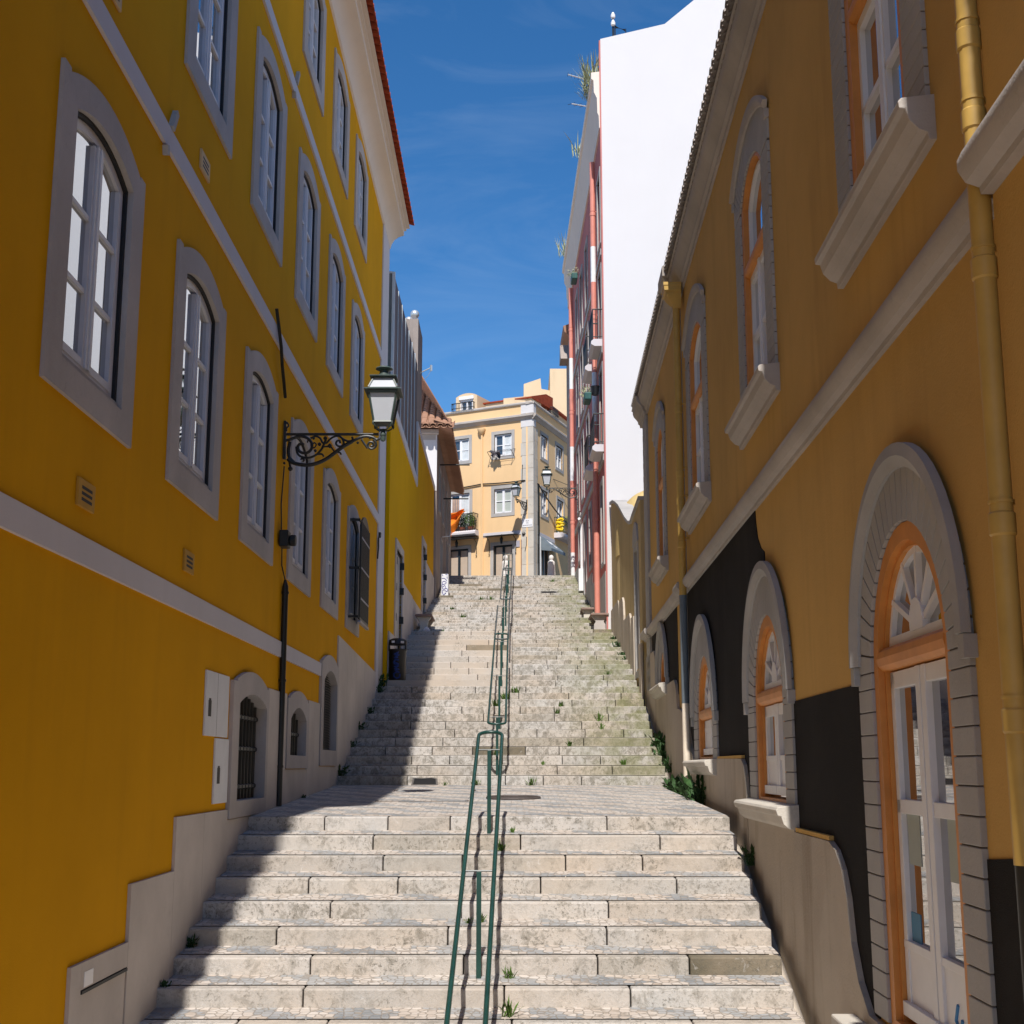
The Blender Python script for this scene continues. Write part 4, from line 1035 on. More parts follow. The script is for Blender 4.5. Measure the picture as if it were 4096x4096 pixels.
b = MB(); b.prism(PR, [(2.2, 15.06), (3.0, 15.06), (3.0, 15.6)] + arch(2.6, .4, 15.6, .2, 8)[1:-1] + [(2.2, 15.6)], -1.6, -.16, [rect(2.35, 2.85, 15.08, 15.55)]); dm2 = b.build('dormer', M['cream'], pc)
b = MB(); b.prism(PR, rect(2.35, 2.85, 15.08, 15.54), -.3, -.2, [rect(2.42, 2.57, 15.12, 15.48), rect(2.63, 2.78, 15.12, 15.48)]); b.build('casement', M['window_bright'], dm2)
b = MB(); b.box(PR, 2.36, 2.84, -.32, -.28, 15.08, 15.52); b.build('pane', M['glass_far'], dm2)
for fr, par, s0, s1 in ((PF, dm, 2.7, 3.75), (PR, dm2, 2.2, 3.0)):
    railing(fr, par, s0, s1, 15.06, .2, .3, 'iron', 'railing', .08)
b = MB(); b.tube([PF.p(2.31, .05, 14.0), PF.p(2.26, .05, 7)], .05, 10); b.lathe(PF.p(2.32, .06, 13.85), [(.06, 0), (.16, .12), (.2, .26), (.2, .3)], 12); b.build('downpipe', M['peach'], pc, smooth=True)
o = slab(PF, pc, 2.45, 4.3, 9.52, .36); railing(PF, o, 2.5, 4.3, 9.7, .36, .75)
o = slab(PR, pc, 2.72, 5.4, 9.68, .46); railing(PR, o, 2.76, 5.35, 9.88, .46, .70, 'green_iron')
for s0, s1 in ((.6, 2.04), (2.45, 4.1)):
    b = MB(); b.add([PF.p(s0, 0, 9.42), PF.p(s1, 0, 9.42), PF.p(s1, .42, 9.38), PF.p(s0, .42, 9.38), PF.p(s0, 0, 9.46), PF.p(s1, 0, 9.46), PF.p(s1, .42, 9.41), PF.p(s0, .42, 9.41)], [(0, 1, 2, 3), (4, 5, 6, 7), (0, 1, 5, 4), (1, 2, 6, 5), (2, 3, 7, 6), (3, 0, 4, 7)])
    for s in (s0 + .1, s1 - .1):
        b.tube([PF.p(s, .36, 9.4), PF.p(s, .06, 9.25), PF.p(s, .03, 8.85), PF.p(s, .05, 8.72)], .018, 6); b.lathe(PF.p(s, .05, 8.66), [(.01, 0), (.035, .03), (.01, .1)], 8)
    b.build('rain_canopy', M['iron'], pc)
b = MB(); b.box(PF, .53, .69, .0, .03, 8.91, 9.18); b.build('notice_board', plain('grey_violet_board', (.38, .37, .44), .6), pc)
b = MB(); b.add([PR.p(.80, .02, 9.46), PR.p(2.0, .02, 9.46), PR.p(2.75, .5, 8.98), PR.p(.86, .5, 8.92), PR.p(2.75, .5, 8.86), PR.p(.86, .5, 8.80), PR.p(.8, .02, 8.85), PR.p(2.75, .02, 9.3)], [(0, 1, 2, 3), (3, 2, 4, 5), (0, 3, 5, 6), (1, 7, 2)])
aw = b.build('awning', M['awning'], pc, recalc=False)
b = MB()
def onaw(a, t): return PR.p(.80 + .06 * t + a * (1.2 + .69 * t), .026 + .48 * t, 9.468 - (.54 - .06 * a) * t)
wr = [(.30, .35), (.33, .30), (.36, .5), (.38, .62), (.41, .4), (.44, .35), (.46, .55), (.49, .6), (.52, .42), (.55, .36), (.57, .58), (.60, .62)]
b.tube([onaw(*p) for p in wr], .018, 5); b.tube([onaw(a, t + .22) for a, t in ((.5, .45), (.53, .6), (.57, .42), (.6, .58), (.64, .46), (.68, .58))], .014, 5)
b.build('script_lettering', M['sign_white'], aw)
b = MB()
def sag(p, q, d, n=10): return [p.lerp(q, i / n) - Vector((0, 0, d * 4 * (i / n) * (1 - i / n))) for i in range(n + 1)]
b.tube(sag(PF.p(4.4, .05, 11.6), PF.p(2.3, .05, 11.72), .02) + sag(PF.p(2.3, .05, 11.72), PF.p(.35, .06, 11.68), .03) + sag(PF.p(.3, .06, 11.68), PR.p(.5, .06, 11.6), .02), .03, 6)
b.tube(sag(PR.p(.5, .06, 11.6), PR.p(5, .3, 10.4), .3), .035, 6); b.tube([PR.p(.55, .05, 11.6), PR.p(.57, .05, 9.5), PR.p(.55, .05, 6.5)], .05, 6)
b.tube(sag(PF.p(.38, .06, 12.35), PR.p(5, .4, 12.25), .05), .014, 5); b.tube(sag(PF.p(.38, .06, 12.35), PF.p(.40, .06, 11.7), .0), .014, 5)
b.tube(sag(PF.p(.3, .06, 9.42), PR.p(.55, .06, 9.45), .02), .025, 6); b.lathe(PF.p(.33, .04, 9.38), [(.05, 0), (.09, .06), (.05, .14)], 8); b.tube([PF.p(.2, .04, 9.3), PF.p(.21, .04, 8.95), PF.p(.28, .04, 8.7)], .014, 5)
b.build('cable', M['iron'], pc)
b = MB(); b.tube([PF.p(.455, .03, 9.2), PF.p(.455, .03, 7)], .02, 6); b.build('conduit', plain('brown_conduit', (.25, .13, .09), .7), pc)
b = MB(); b.tube([PR.p(.62, .05, 9.4), PR.p(.62, .05, 6.5)], .05, 8); b.tube([PR.p(.74, .05, 9.4), PR.p(.74, .05, 6.5)], .04, 8); b.build('white_conduit', M['pipe_white'], pc)

# street name plate
sg = thing('street_sign', 'white enamel street name plate on the stone corner of the peach building', 'street sign', PF.p(.16, .04, 9.87))
b = MB(); b.box(PF, -.075, .395, .031, .045, 9.70, 10.045); b.build('plate', M['sign_white'], sg, bevel=.004)
b = MB()
for s in (-.05, .37):
    for z in (9.725, 10.02): b.lathe(PF.p(s, .045, z - .006), [(.008, 0), (.012, .006), (.008, .012)], 6)
b.build('screw', M['ink'], sg)
def text(body, size, pos, fr, mat_, parent, name='lettering', ext=.002, rot=0):
    cu = bpy.data.curves.new('txt', 'FONT'); cu.body = body; cu.size = size; cu.align_x = 'CENTER'; cu.align_y = 'CENTER'; cu.extrude = ext
    o = bpy.data.objects.new('txt', cu); col.objects.link(o)
    bpy.context.view_layer.update()
    me = bpy.data.meshes.new_from_object(o.evaluated_get(bpy.context.evaluated_depsgraph_get()))
    bpy.data.objects.remove(o); bpy.data.curves.remove(cu)
    right = Vector((0, 0, 1)).cross(fr.n).normalized()
    up = Vector((0, 0, 1)); P = Vector(pos) - root_loc(parent)
    R = Matrix.Rotation(rot, 3, fr.n)
    r2, u2 = R @ right, R @ up
    for v in me.vertices: v.co = P + r2 * v.co.x + u2 * v.co.y + fr.n * v.co.z
    me.name = name; me.materials.clear(); me.materials.append(mat_)
    ob_ = bpy.data.objects.new(name, me); col.objects.link(ob_); ob_.parent = parent; return ob_
for t_, z, sz in (('RUA', 9.965, .085), ('DA', 9.875, .085), ('BEMPOSTINHA', 9.775, .072)): text(t_, sz, PF.p(.16, .047, z), PF, M['ink'], sg)

# taller blocks behind
cb = thing('cream_rear_block', 'plain cream wall of a taller block behind the peach corner building', 'building', (3, 78, 10))
b = MB(); b.box(W, 2.25, 9, -90, -76, 5, 23.2); b.prism(W, [(.7, 5), (2.25, 5), (2.25, 22.0), (1.75, 22.1), (1.7, 22.75), (.7, 22.4)], -86, -76.5); b.build('wall', M['cream'], cb)
gh = thing('grey_end_house', 'narrow grey house squeezed beyond the pink house at upper right', 'building', (2.5, 56.5, 8))
b = MB(); b.prism(FP, rect(S1 + .12, 57.6, 4, 18.6), -6, -.02); b.build('wall', M['grey_wall'], gh)
b = MB(); b.sweep(FP, [(-.02, 18.3), (.2, 18.5), (.25, 18.75), (-3, 20), (-6, 18.6)], S1 + .12, 57.6); b.build('roof', M['tile_old'], gh)
b = MB(); b.prism(FP, [(S1 + .5, 17.4), (S1 + 1.6, 17.4), (S1 + 1.1, 18.2)], -.02, .35); b.build('dormer', M['grey_wall'], gh)
# ------------------------------------------------------------------ wall lanterns on scrolled brackets
def lantern(name, label, loc):
    L = thing(name, label, 'street lamp', loc)
    o = Vector(loc)
    def P(x, z, y=0): return o + Vector((x, y, z))
    s = .00068
    def C(pts): return [P((x - 30) * s, (390 - y) * s) for x, y in pts]
    def smooth(pts, n=5):
        out = []
        for i in range(len(pts) - 1):
            p0 = pts[max(0, i - 1)]; p1 = pts[i]; p2 = pts[i + 1]; p3 = pts[min(len(pts) - 1, i + 2)]
            for k in range(n):
                t = k / n
                out.append(tuple(.5 * (2 * p1[j] + (p2[j] - p0[j]) * t + (2 * p0[j] - 5 * p1[j] + 4 * p2[j] - p3[j]) * t * t + (3 * p1[j] - p0[j] - 3 * p2[j] + p3[j]) * t ** 3) for j in (0, 1)))
        return out + [pts[-1]]
    b = MB()
    b.tube([P(0, 0), P(1.25, 0)], .018, 10)
    b.hexa([P(-.01, -.34, -.03), P(.03, -.34, -.03), P(.03, -.34, .03), P(-.01, -.34, .03), P(-.01, .18, -.03), P(.02, .18, -.03), P(.02, .18, .03), P(-.01, .18, .03)])
    def sp(cx, cy, r0, r1, a0, turns, n=22): return [(cx + (r0 + (r1 - r0) * k / n) * math.cos(a0 + turns * 2 * PI * k / n), cy + (r0 + (r1 - r0) * k / n) * math.sin(a0 + turns * 2 * PI * k / n)) for k in range(n + 1)]
    b.tube(C(smooth([(110, 880), (180, 945), (320, 990), (500, 1005), (680, 970), (850, 890), (1010, 770), (1180, 640), (1380, 520), (1520, 450), (1640, 430), (1760, 455), (1830, 500), (1890, 470)])), [.026] * 40 + [.02] * 26, 8)
    b.tube(C(smooth([(40, 520), (150, 490), (330, 430), (480, 470), (565, 570), (560, 690), (470, 765), (350, 745), (300, 660), (330, 590), (420, 600)])), .020, 8)
    b.tube(C(smooth([(140, 540), (115, 700), (140, 850), (240, 960)])), .022, 8)
    b.tube(C(smooth([(270, 640), (290, 760), (370, 840), (520, 860), (660, 800), (760, 690), (800, 600), (840, 500)])), .016, 8)
    b.tube(C(smooth([(540, 470), (640, 430), (730, 470), (780, 560), (860, 560), (910, 500), (1000, 440), (1100, 430), (1200, 500), (1290, 530), (1360, 500), (1350, 440)])), .014, 8)
    b.tube(C(smooth([(780, 640), (930, 640), (985, 700), (1010, 740)])), .012, 6)
    b.tube(C(smooth([(1160, 480), (1190, 560), (1160, 620), (1090, 630), (1040, 580), (1060, 525), (1110, 520), (1120, 570)])), .014, 8)
    b.tube(C(sp(1730, 600, 105, 25, -1.2, 1.5)), .016, 8); b.tube(C(smooth([(1540, 500), (1600, 590), (1660, 670)])), .014, 8)
    b.tube(C(smooth([(1090, 750), (1130, 765), (1145, 800)])), .012, 6); b.tube(C(smooth([(680, 790), (770, 790), (810, 840)])), .014, 6)
    b.tube(C(smooth([(480, 560), (500, 500), (545, 560), (560, 640), (620, 660), (655, 600), (620, 560), (575, 600)])), .010, 6)
    b.tube(C(smooth([(400, 940), (430, 900), (380, 880), (360, 900)])), .012, 6)
    for (x, y, r) in ((165, 1080, .033), (60, 310, .018), (45, 970, .018), (830, 470, .028), (720, 590, .026), (920, 620, .03), (1465, 560, .018), (640, 720, .022), (600, 470, .02), (1700, 470, .016)):
        c = P((x - 30) * s, (390 - y) * s - r); b.lathe(c, [(r * .3, 0), (r, r * .7), (r, r * 1.3), (r * .3, 2 * r)], 8)
    b.tube(C([(165, 1050), (130, 900)]), .015, 6)
    b.tube(C(smooth([(60, 300), (70, 260), (105, 220), (85, 170), (55, 150), (50, 190)])), .012, 6)
    b.build('bracket', M['iron'], L, smooth=True)
    X = 1.31
    b = MB()
    b.lathe(P(X, -.10), [(.008, 0), (.03, .01), (.037, .04), (.038, .06), (.03, .066), (.038, .075), (.04, .10), (.028, .135), (.016, .16), (.03, .17)], 14)
    b.build('finial', M['lamp_green'], L, smooth=True)
    b = MB(); z0, z1 = .155, .53; h0, h1 = .118, .182
    for sx, sy in ((-1, -1), (1, -1), (1, 1), (-1, 1)):
        b.tube([P(X + sx * h0, z0, sy * h0), P(X + sx * h1, z1, sy * h1)], .015, 4)
        b.tube([P(X, .05, 0), P(X + sx * .06, .06, sy * .06), P(X + sx * .105, .10, sy * .105), P(X + sx * h0, z0, sy * h0)], .010, 6)
        b.lathe(P(X + sx * (h0 + .006), .10, sy * (h0 + .006)), [(.005, 0), (.013, .02), (.013, .05), (.005, .06)], 6)
        b.tube([P(X + sx * .19, .60, sy * .19), P(X + sx * .125, .755, sy * .125)], .012, 4)
    Q = lambda h, z: [P(X - h, z, -h), P(X + h, z, -h), P(X + h, z, h), P(X - h, z, h)]
    def frus(h0, z0, h1, z1): b.hexa(Q(h0, z0) + Q(h1, z1))
    frus(.135, .14, .125, .165); frus(.195, .525, .2, .56); frus(.242, .565, .242, .582); frus(.2, .58, .19, .60); frus(.14, .745, .14, .76); frus(.178, .76, .178, .773)
    b.build('lantern_frame', M['lamp_green'], L)
    b = MB(); b.hexa(Q(.108, .166) + Q(.172, .527)); b.hexa(Q(.182, .601) + Q(.118, .746)); b.build('glass', M['lamp_glass'], L)
    b = MB(); b.lathe(P(X, .773), [(.10, 0), (.095, .02), (.07, .05), (.062, .07), (.06, .10), (.10, .115), (.118, .125), (.11, .14), (.06, .16), (.01, .165)], 18); b.build('chimney_cap', M['lamp_green'], L, smooth=True)
    return L
lp = FL.p(17.17, .02, 4.335)
lamp = lantern('wall_lantern', 'large black scroll bracket lantern sticking out from the yellow townhouse', tuple(lp))
def lamp_copy(loc, rotz, sc_, label):
    c = copy_tree(lamp); c.location = loc; c.rotation_euler = (0, 0, rotz); c.scale = (sc_,) * 3; c['label'] = label; c['group'] = 'wall lanterns on scrolled brackets'
lamp['group'] = 'wall lanterns on scrolled brackets'
lamp_copy(FP.p(50.0, .02, 10.5), PI + math.atan(-.0172), .92, 'small distant lantern on a scroll bracket fixed to the pink house')
lamp_copy(PF.p(.19, .03, 10.72), math.atan2(-.893, -.451), .85, 'lantern on a bracket above the street name plate at the stone corner')
for i, (s, z, lb) in enumerate(((1.32, 9.08, 'small dark porch lantern above the brown papered door beside the stone corner'), (3.45, 9.08, 'small dark porch lantern above the door under the balcony'))):
    L = thing('porch_lantern', lb, 'lantern', PF.p(s, .14, z), 'porch lanterns over the doors')
    b = MB(); b.lathe(PF.p(s, .14, z), [(.05, 0), (.085, .20), (.1, .21), (.05, .28), (.03, .34)], 6); b.build('body', M['door_dark'], L)
    b = MB(); b.tube([PF.p(s, .14, z + .3), PF.p(s, .10, z + .40), PF.p(s, 0, z + .36)], .018, 6); b.build('arm', M['iron'], L)

# ------------------------------------------------------------------ handrails up the middle
def handrail(label, ya, yb, za, zb, xa, xb, hw, posts, yl=None, yr=None, loops=(True, True), mt='green_iron', r=.0205):
    zf = lambda y: za + (zb - za) * (y - ya) / (yb - ya)
    xf = lambda y: xa + (xb - xa) * (y - ya) / (yb - ya)
    ym = (ya + yb) / 2
    h = thing('handrail', label, 'handrail', (xf(ym), ym, ground_z(ym)), 'green tubular handrails up the middle of the stairs')
    q = .12
    P = lambda x, y: Vector((x, y, zf(y)))
    pts = []
    yl = yl or yb; yr = yr or yb
    # left leg up, loop at the top, right leg down, loop at the bottom
    left = [P(xf(y) - hw, y) for y in (ya + q, ym, yl - q)]
    right = [P(xf(y) + hw, y) for y in (yr - q, ym, ya + q)]
    arcT = [P(xf(yb) - hw + hw * (1 - math.cos(a * PI / 10)), yb - q + q * math.sin(a * PI / 10)) for a in range(1, 10)] if loops[1] else None
    arcB = [P(xf(ya) + hw - hw * (1 - math.cos(a * PI / 10)), ya + q - q * math.sin(a * PI / 10)) for a in range(1, 10)] if loops[0] else None
    b = MB()
    if arcT and arcB: b.tube(left + arcT + right + arcB, r, 10, True)
    elif arcT: b.tube(left + arcT + right, r, 10)
    elif arcB: b.tube(right + arcB + left, r, 10)
    else: b.tube(left, r, 10); b.tube(right[::-1], r, 10)
    b.build('rail_loop', M[mt], h, smooth=True)
    for y in posts:
        g = ground_z(y) - .03; zt = zf(y)
        b = MB(); b.box(W, xf(y) - .022, xf(y) + .022, -y - .012, -y + .012, g, zt - .004); b.build('post', M['green_iron'], h, bevel=.003)
        b = MB(); b.tube([P(xf(y) - hw, y), P(xf(y) + hw, y)], .0085, 6); b.build('crossbar', M['grey_iron'], h)
RZ = lambda y, k=.95: ground_z(y) + k
handrail('nearest green handrail loop rising from the lowest steps', 8.4, 15.88, .185 + .368 * (8.4 - 15.3), .185 + .368 * .58, -.345, -.25, .137, (9.3, 12.3, 15.3))
handrail('green handrail loop beginning just above the cobbled landing', 23.22, 31.4, .855 + .289 * (23.22 - 23.7), .855 + .289 * (31.4 - 23.7), -.262, -.245, .152, (23.7, 26.95, 30.45))
handrail('green handrail with two open upper ends of different length beside the pale steps', 31.75, 39.2, 2.98, 4.93, -.25, -.235, .165, (32.6, 35.2, 37.2), 37.5, 39.3, (True, False), 'grey_iron')
handrail('thin worn grey handrail loop near the top of the stairs', 38.5, 47.4, 4.78, 7.0, -.19, -.17, .15, (39.3, 42.4, 45.4), mt='grey_iron')
handrail('highest handrail loop ending in front of the papered door', 46.8, 52.4, 6.85, 8.33, -.15, -.12, .15, (47.6, 50.0, 51.95), mt='grey_iron')

# ------------------------------------------------------------------ litter bin
zb = 1.94
lb = thing('litter_bin', 'black round litter bin with blue graffiti beside the white pilaster', 'litter bin', (-2.66, 31.0, zb))
b = MB(); n = 20
b.lathe((-2.66, 31.0, zb), [(.19, 0), (.195, .02), (.205, .68), (.215, .70), (.215, .73), (.19, .735), (.18, .70), (.17, .1), (.001, .1)], 24); b.build('bucket', M['blackplastic'], lb, smooth=True)
b = MB(); b.lathe((-2.66, 31.0, zb), [(.20, .83), (.215, .84), (.215, .92), (.20, .95), (.13, .985), (.001, .995), (.001, .83)], 24); b.build('lid', M['blackplastic'], lb, smooth=True)
b = MB()
for a in (200, 340, 90): a = rad(a); x, y = -2.66 + .2 * math.cos(a), 31.0 + .2 * math.sin(a); b.box(W, x - .02, x + .02, -y - .015, -y + .015, zb + .69, zb + .85)
b.build('lid_support', M['blackplastic'], lb)
b = MB(); b.box(W, -2.945, -2.885, -31.08, -30.98, zb, zb + 1.14); b.box(W, -2.9, -2.8, -31.06, -31.0, zb + .2, zb + .26); b.box(W, -2.9, -2.8, -31.06, -31.0, zb + .6, zb + .66); b.build('post', M['metal_clad'], lb)
cy = lambda a, z, r=.209: Vector((-2.66 + r * math.sin(rad(a)), 31.0 - r * math.cos(rad(a)), zb + z))
b = MB()
for pts in ([(-18, .60), (12, .66), (-8, .58), (16, .60), (-16, .52), (14, .53)], [(14, .47), (-10, .48), (-22, .42), (-14, .38), (14, .37), (-20, .44)], [(-18, .32), (12, .34), (-14, .27), (16, .26), (-16, .22)], [(18, .19), (0, .2), (-18, .16), (-16, .09), (2, .05), (20, .08), (22, .17)]):
    P = [cy(*p) for p in pts]; Q = []
    for i in range(len(P) - 1):
        for k in range(6):
            v = P[i].lerp(P[i + 1], k / 6); d = Vector((v.x + 2.66, v.y - 31.0, 0)).normalized(); Q.append(Vector((-2.66, 31.0, v.z)) + d * (.2 + .008 * (v.z - zb)))
    b.tube(Q, .0165, 6)
b.build('graffiti', M['blue_paint'], lb)
b = MB()
for (a0, a1, z0, z1) in ((-36, -14, .87, .92), (24, 46, .865, .91)):
    b.add([cy(a, z, .218) for z in (z0, z1) for a in (a0, (a0 + a1) / 2, a1)], [(0, 1, 4, 3), (1, 2, 5, 4)])
st = b.build('sticker', M['sign_white'], lb, recalc=False)
b = MB()
for a in (27, 32, 36, 40): b.add([cy(x, z, .2185) for z in (.878, .898) for x in (a, a + 3.2)], [(0, 1, 3, 2)])
b.build('mark', M['ink'], st, recalc=False)

# electrical cabinet with violet tag
ec = thing('electrical_cabinet', 'slim white electrical cabinet sprayed with a violet tag at the foot of the grey house', 'cabinet', (-2.38, 47, 5.9))
b = MB(); b.box(W, -2.50, -2.255, -47.35, -46.72, 5.6, 6.70); b.build('housing', M['box_white'], ec, bevel=.012)
b = MB(); b.box(W, -2.49, -2.27, -46.722, -46.712, 6.06, 6.66); b.build('panel', M['box_white'], ec, bevel=.004)
b = MB()
def G(pts): return [Vector((-2.49 + x * .00055, 46.708, 6.70 - (y - 285) * .000535)) for x, y in pts]
for pts in ([(20, 330), (60, 350), (80, 430)], [(10, 580), (190, 590), (290, 680), (320, 760)], [(60, 790), (200, 780), (300, 850), (280, 930), (120, 980), (30, 1020), (20, 1150), (120, 1130), (200, 1040), (240, 1100), (270, 1210)],
            [(60, 820), (50, 960), (110, 1000)], [(50, 1150), (60, 1270), (160, 1300), (250, 1250), (360, 1270), (400, 1350), (370, 1440), (270, 1440), (230, 1360), (60, 1370), (50, 1470), (90, 1620), (150, 1700), (200, 1610), (290, 1540)], [(240, 320), (330, 330), (380, 350)]):
    b.tube(G(pts), .0105, 5)
b.build('graffiti', M['violet_paint'], ec)
text('LIP', .055, (-2.30, 46.708, 6.57), W, M['violet_paint'], ec, 'lettering', .002, -PI / 2)

# ------------------------------------------------------------------ stone benches
def bench(label, x0, x1, y0, y1, z, zs, flip, mat_leg='stone'):
    g = thing('stone_bench', label, 'bench', ((x0 + x1) / 2, (y0 + y1) / 2, z), 'stone benches against the walls')
    b = MB(); b.box(W, x0, x1, -y1, -y0, zs - .07, zs); b.build('seat', plain('brown_stone_slab', (.25, .17, .14), .8, .2), g, bevel=.02)
    for y in (y0 + .12, y1 - .25):
        xm = (x0 + x1) / 2; w = (x1 - x0) / 2 - .03; zz = min(z, ground_z(y)) - .1
        prof = [(xm - w * .75, zz), (xm + w * .75, zz), (xm + w * .72, z + .06), (xm + w * .5, z + .13), (xm + w * .62, zs - .2), (xm + w * .9, zs - .12), (xm + w, zs - .07), (xm - w, zs - .07), (xm - w * .9, zs - .12), (xm - w * .62, zs - .2), (xm - w * .5, z + .13), (xm - w * .72, z + .06)]
        b = MB(); b.prism(W, prof, -y - .1, -y); b.build('leg', M[mat_leg], g, bevel=.012)
bench('carved stone bench with a brown slab against the yellow wall on the left', -2.74, -2.26, 37.5, 39.0, 3.72, 4.24, 1, 'corner_stone')
bench('carved brown bench at the foot of the salmon downpipe on the right', 2.28, 2.80, 38.3, 39.7, 3.98, 4.36, 0)
bench('small pale bench higher up in front of the pink house', 2.16, 2.56, 41.2, 42.4, 4.62, 4.86, 0, 'corner_stone')
bg = thing('white_bag', 'crumpled white bag lying on the sunlit step by the left bench', 'bag', (-2.38, 37.35, 3.7))
b = MB(); b.lathe((-2.40, 37.33, 3.695), [(.02, 0), (.09, .02), (.10, .07), (.06, .12), (.03, .15), (.002, .16)], 9, 0, 1.1, .8); b.build('sack', M['white_wall'], bg, smooth=True)
# bollards
for x, lbl in ((-.26, 'white stone bollard behind the top handrail in front of the papered door'), (1.58, 'white stone bollard standing free near the awning')):
    g = thing('stone_bollard', lbl, 'bollard', (x, 52.85, 7.35), 'white stone bollards')
    b = MB(); b.lathe((x, 52.85, 7.35), [(.17, 0), (.17, .12), (.165, .13), (.145, .62), (.15, .68), (.12, .74), (.075, .77), (.07, .79), (.09, .82), (.1, .88), (.085, .95), (.04, .99), (.003, 1.0)], 22); b.build('shaft', M['bollard'], g, smooth=True)

# ------------------------------------------------------------------ small things on the facades
# clothes rack and cloth
dr = thing('drying_rack', 'thin iron clothes airer bracketed below the upper window of the peach building', 'clothes airer', PF.p(1.3, .2, 12.8))
b = MB()
for s in (.75, 1.85): b.tube([PF.p(s, 0, 13.1), PF.p(s, .42, 12.98), PF.p(s, .02, 12.72)], .014, 5)
for u in (.15, .28, .41): b.tube([PF.p(.75, u, 13.0), PF.p(1.85, u, 13.0)], .007, 5)
b.build('frame', M['iron'], dr)
def sheet(name, label, cat, f, nu, nv, m_, loc):
    vs = [f(i / nu, j / nv) for j in range(nv + 1) for i in range(nu + 1)]
    b = MB(); b.add(vs, [(j * (nu + 1) + i, j * (nu + 1) + i + 1, (j + 1) * (nu + 1) + i + 1, (j + 1) * (nu + 1) + i) for j in range(nv) for i in range(nu)])
    t = thing(name, label, cat, loc); o = b.build('fabric', m_, t, smooth=True, recalc=False)
    sd = o.modifiers.new('thickness', 'SOLIDIFY'); sd.thickness = .012
    return t
sheet('hanging_laundry', 'crumpled dark grey laundry hung on the airer under the upper window', 'laundry', lambda a, c: PF.p(1.28 + a * .5, .28 + .1 * math.sin(a * 9 + c * 3) + .06 * math.sin(c * 7), 13.03 - c * (.26 + .07 * math.sin(a * 11)) - .03 * math.sin(a * 5)), 14, 8, M['cloth_grey'], PF.p(1.5, .3, 12.9))
sheet('orange_cloth', 'large bright orange cloth blown sideways from the balcony of the peach building', 'cloth', lambda a, c: PF.p(2.92 + a * 1.25, .42 + .10 * math.sin(c * 9 + a * 4) + .05 * math.sin(a * 13), 10.62 - a * .12 - .05 * math.sin(a * PI) - c * (.12 + 1.55 * a) + .03 * math.sin(c * 14 - a * 6)), 16, 18, M['cloth_orange'], PF.p(3.5, .4, 10.2))
sheet('brown_curtain', 'brown curtain hanging in the open balcony door of the peach building', 'curtain', lambda a, c: PF.p(3.42 + a * .36, -.085 + .03 * math.sin(a * 28), 11.25 - c * 1.5), 24, 2, M['curtain_brown'], PF.p(3.5, -.1, 10.4))
yt = thing('yellow_tube', 'tangled bright yellow plastic tube heaped in the corner of the green balcony', 'plastic tube', PR.p(2.95, .25, 9.9))
b = MB(); pts = []
for k in range(60):
    a = k * .62; z = 9.95 + .55 * k / 60; pts.append(PR.p(2.83 + .05 * math.sin(a * .7), .24 + .15 * math.sin(a), z + .05 * math.cos(a * 1.3)))
b.tube(pts, .06, 8); b.build('coil', M['cloth_yellow'], yt, smooth=True)
# planters
def leafball(b, c, r, n, sz, rs_, up=.3):
    for _ in range(n):
        d = Vector((rs_.gauss(0, 1), rs_.gauss(0, 1), rs_.gauss(0, 1))); d.normalize()
        p = Vector(c) + Vector((d.x * r[0], d.y * r[1], d.z * r[2])) * rs_.random() ** .4
        a = Vector((rs_.gauss(0, 1), rs_.gauss(0, 1), rs_.gauss(0, 1) + up)).normalized(); e = a.orthogonal().normalized()
        e = Matrix.Rotation(rs_.random() * 6.28, 3, a) @ e
        q = sz * rs_.uniform(.6, 1.4)
        b.add([p - e * q * .35, p + a * q * .6, p + e * q * .35, p + a * q * 1.5], [(0, 1, 3), (1, 2, 3)])
rl = random.Random(5)
for (s, u, z, lb_, mpot) in ((46.6, .32, 17.55, 'green window planter with trailing dry plant high on the pink house', 'pot_green'), (39.75, .40, 11.05, 'green planter with a black pot hung outside the pink balcony', 'pot_green')):
    g = thing('planter', lb_, 'planter', FP.p(s, u, z), 'green planters hung on the pink house')
    b = MB(); b.box(FP, s - .35, s + .35, u - .1, u + .12, z, z + .24); b.build('pot', M[mpot], g, bevel=.03)
    if s < 45: b = MB(); b.lathe(FP.p(s - .25, u - .22, z + .16), [(.10, 0), (.14, .26), (.15, .27)], 12); b.build('black_pot', M['blackplastic'], g)
    b = MB(); leafball(b, FP.p(s, u + .05, z + .3), (.2, .35, .22), 120, .06, rl); b.build('plant', M['leaf_dry'], g, recalc=False)
for (s, u, z, w, lb_, m_) in ((2.75, .2, 9.72, .28, 'leafy green pot plants behind the balcony railing', 'leaf'), (3.15, .2, 9.72, .22, 'dark green pot plant beside the white balcony window', 'leaf_dark')):
    g = thing('pot_plant', lb_, 'pot plant', PF.p(s, u, z))
    b = MB(); b.lathe(PF.p(s, u, z), [(.10, 0), (.15, .18), (.16, .2)], 12); b.build('pot', M['terracotta'], g)
    b = MB(); leafball(b, PF.p(s, u, z + .45), (w, w * .7, .38), 420, .075, rl, .9); b.build('foliage', M[m_], g, recalc=False)
g = thing('balcony_plant', 'pale yellow green bushy plant on the green balcony at right', 'plant', PR.p(4.4, .25, 9.9))
b = MB(); leafball(b, PR.p(4.4, .2, 10.62), (.35, .5, .3), 500, .08, rl); b.build('foliage', plain('yellow_green_leaf', (.26, .27, .07), .8, .4, 0, .2, 20), g, recalc=False)
b = MB(); b.lathe(PR.p(4.4, .2, 9.88), [(.14, 0), (.2, .3), (.02, .32), (.02, .7)], 10); b.build('pot', M['terracotta'], g)
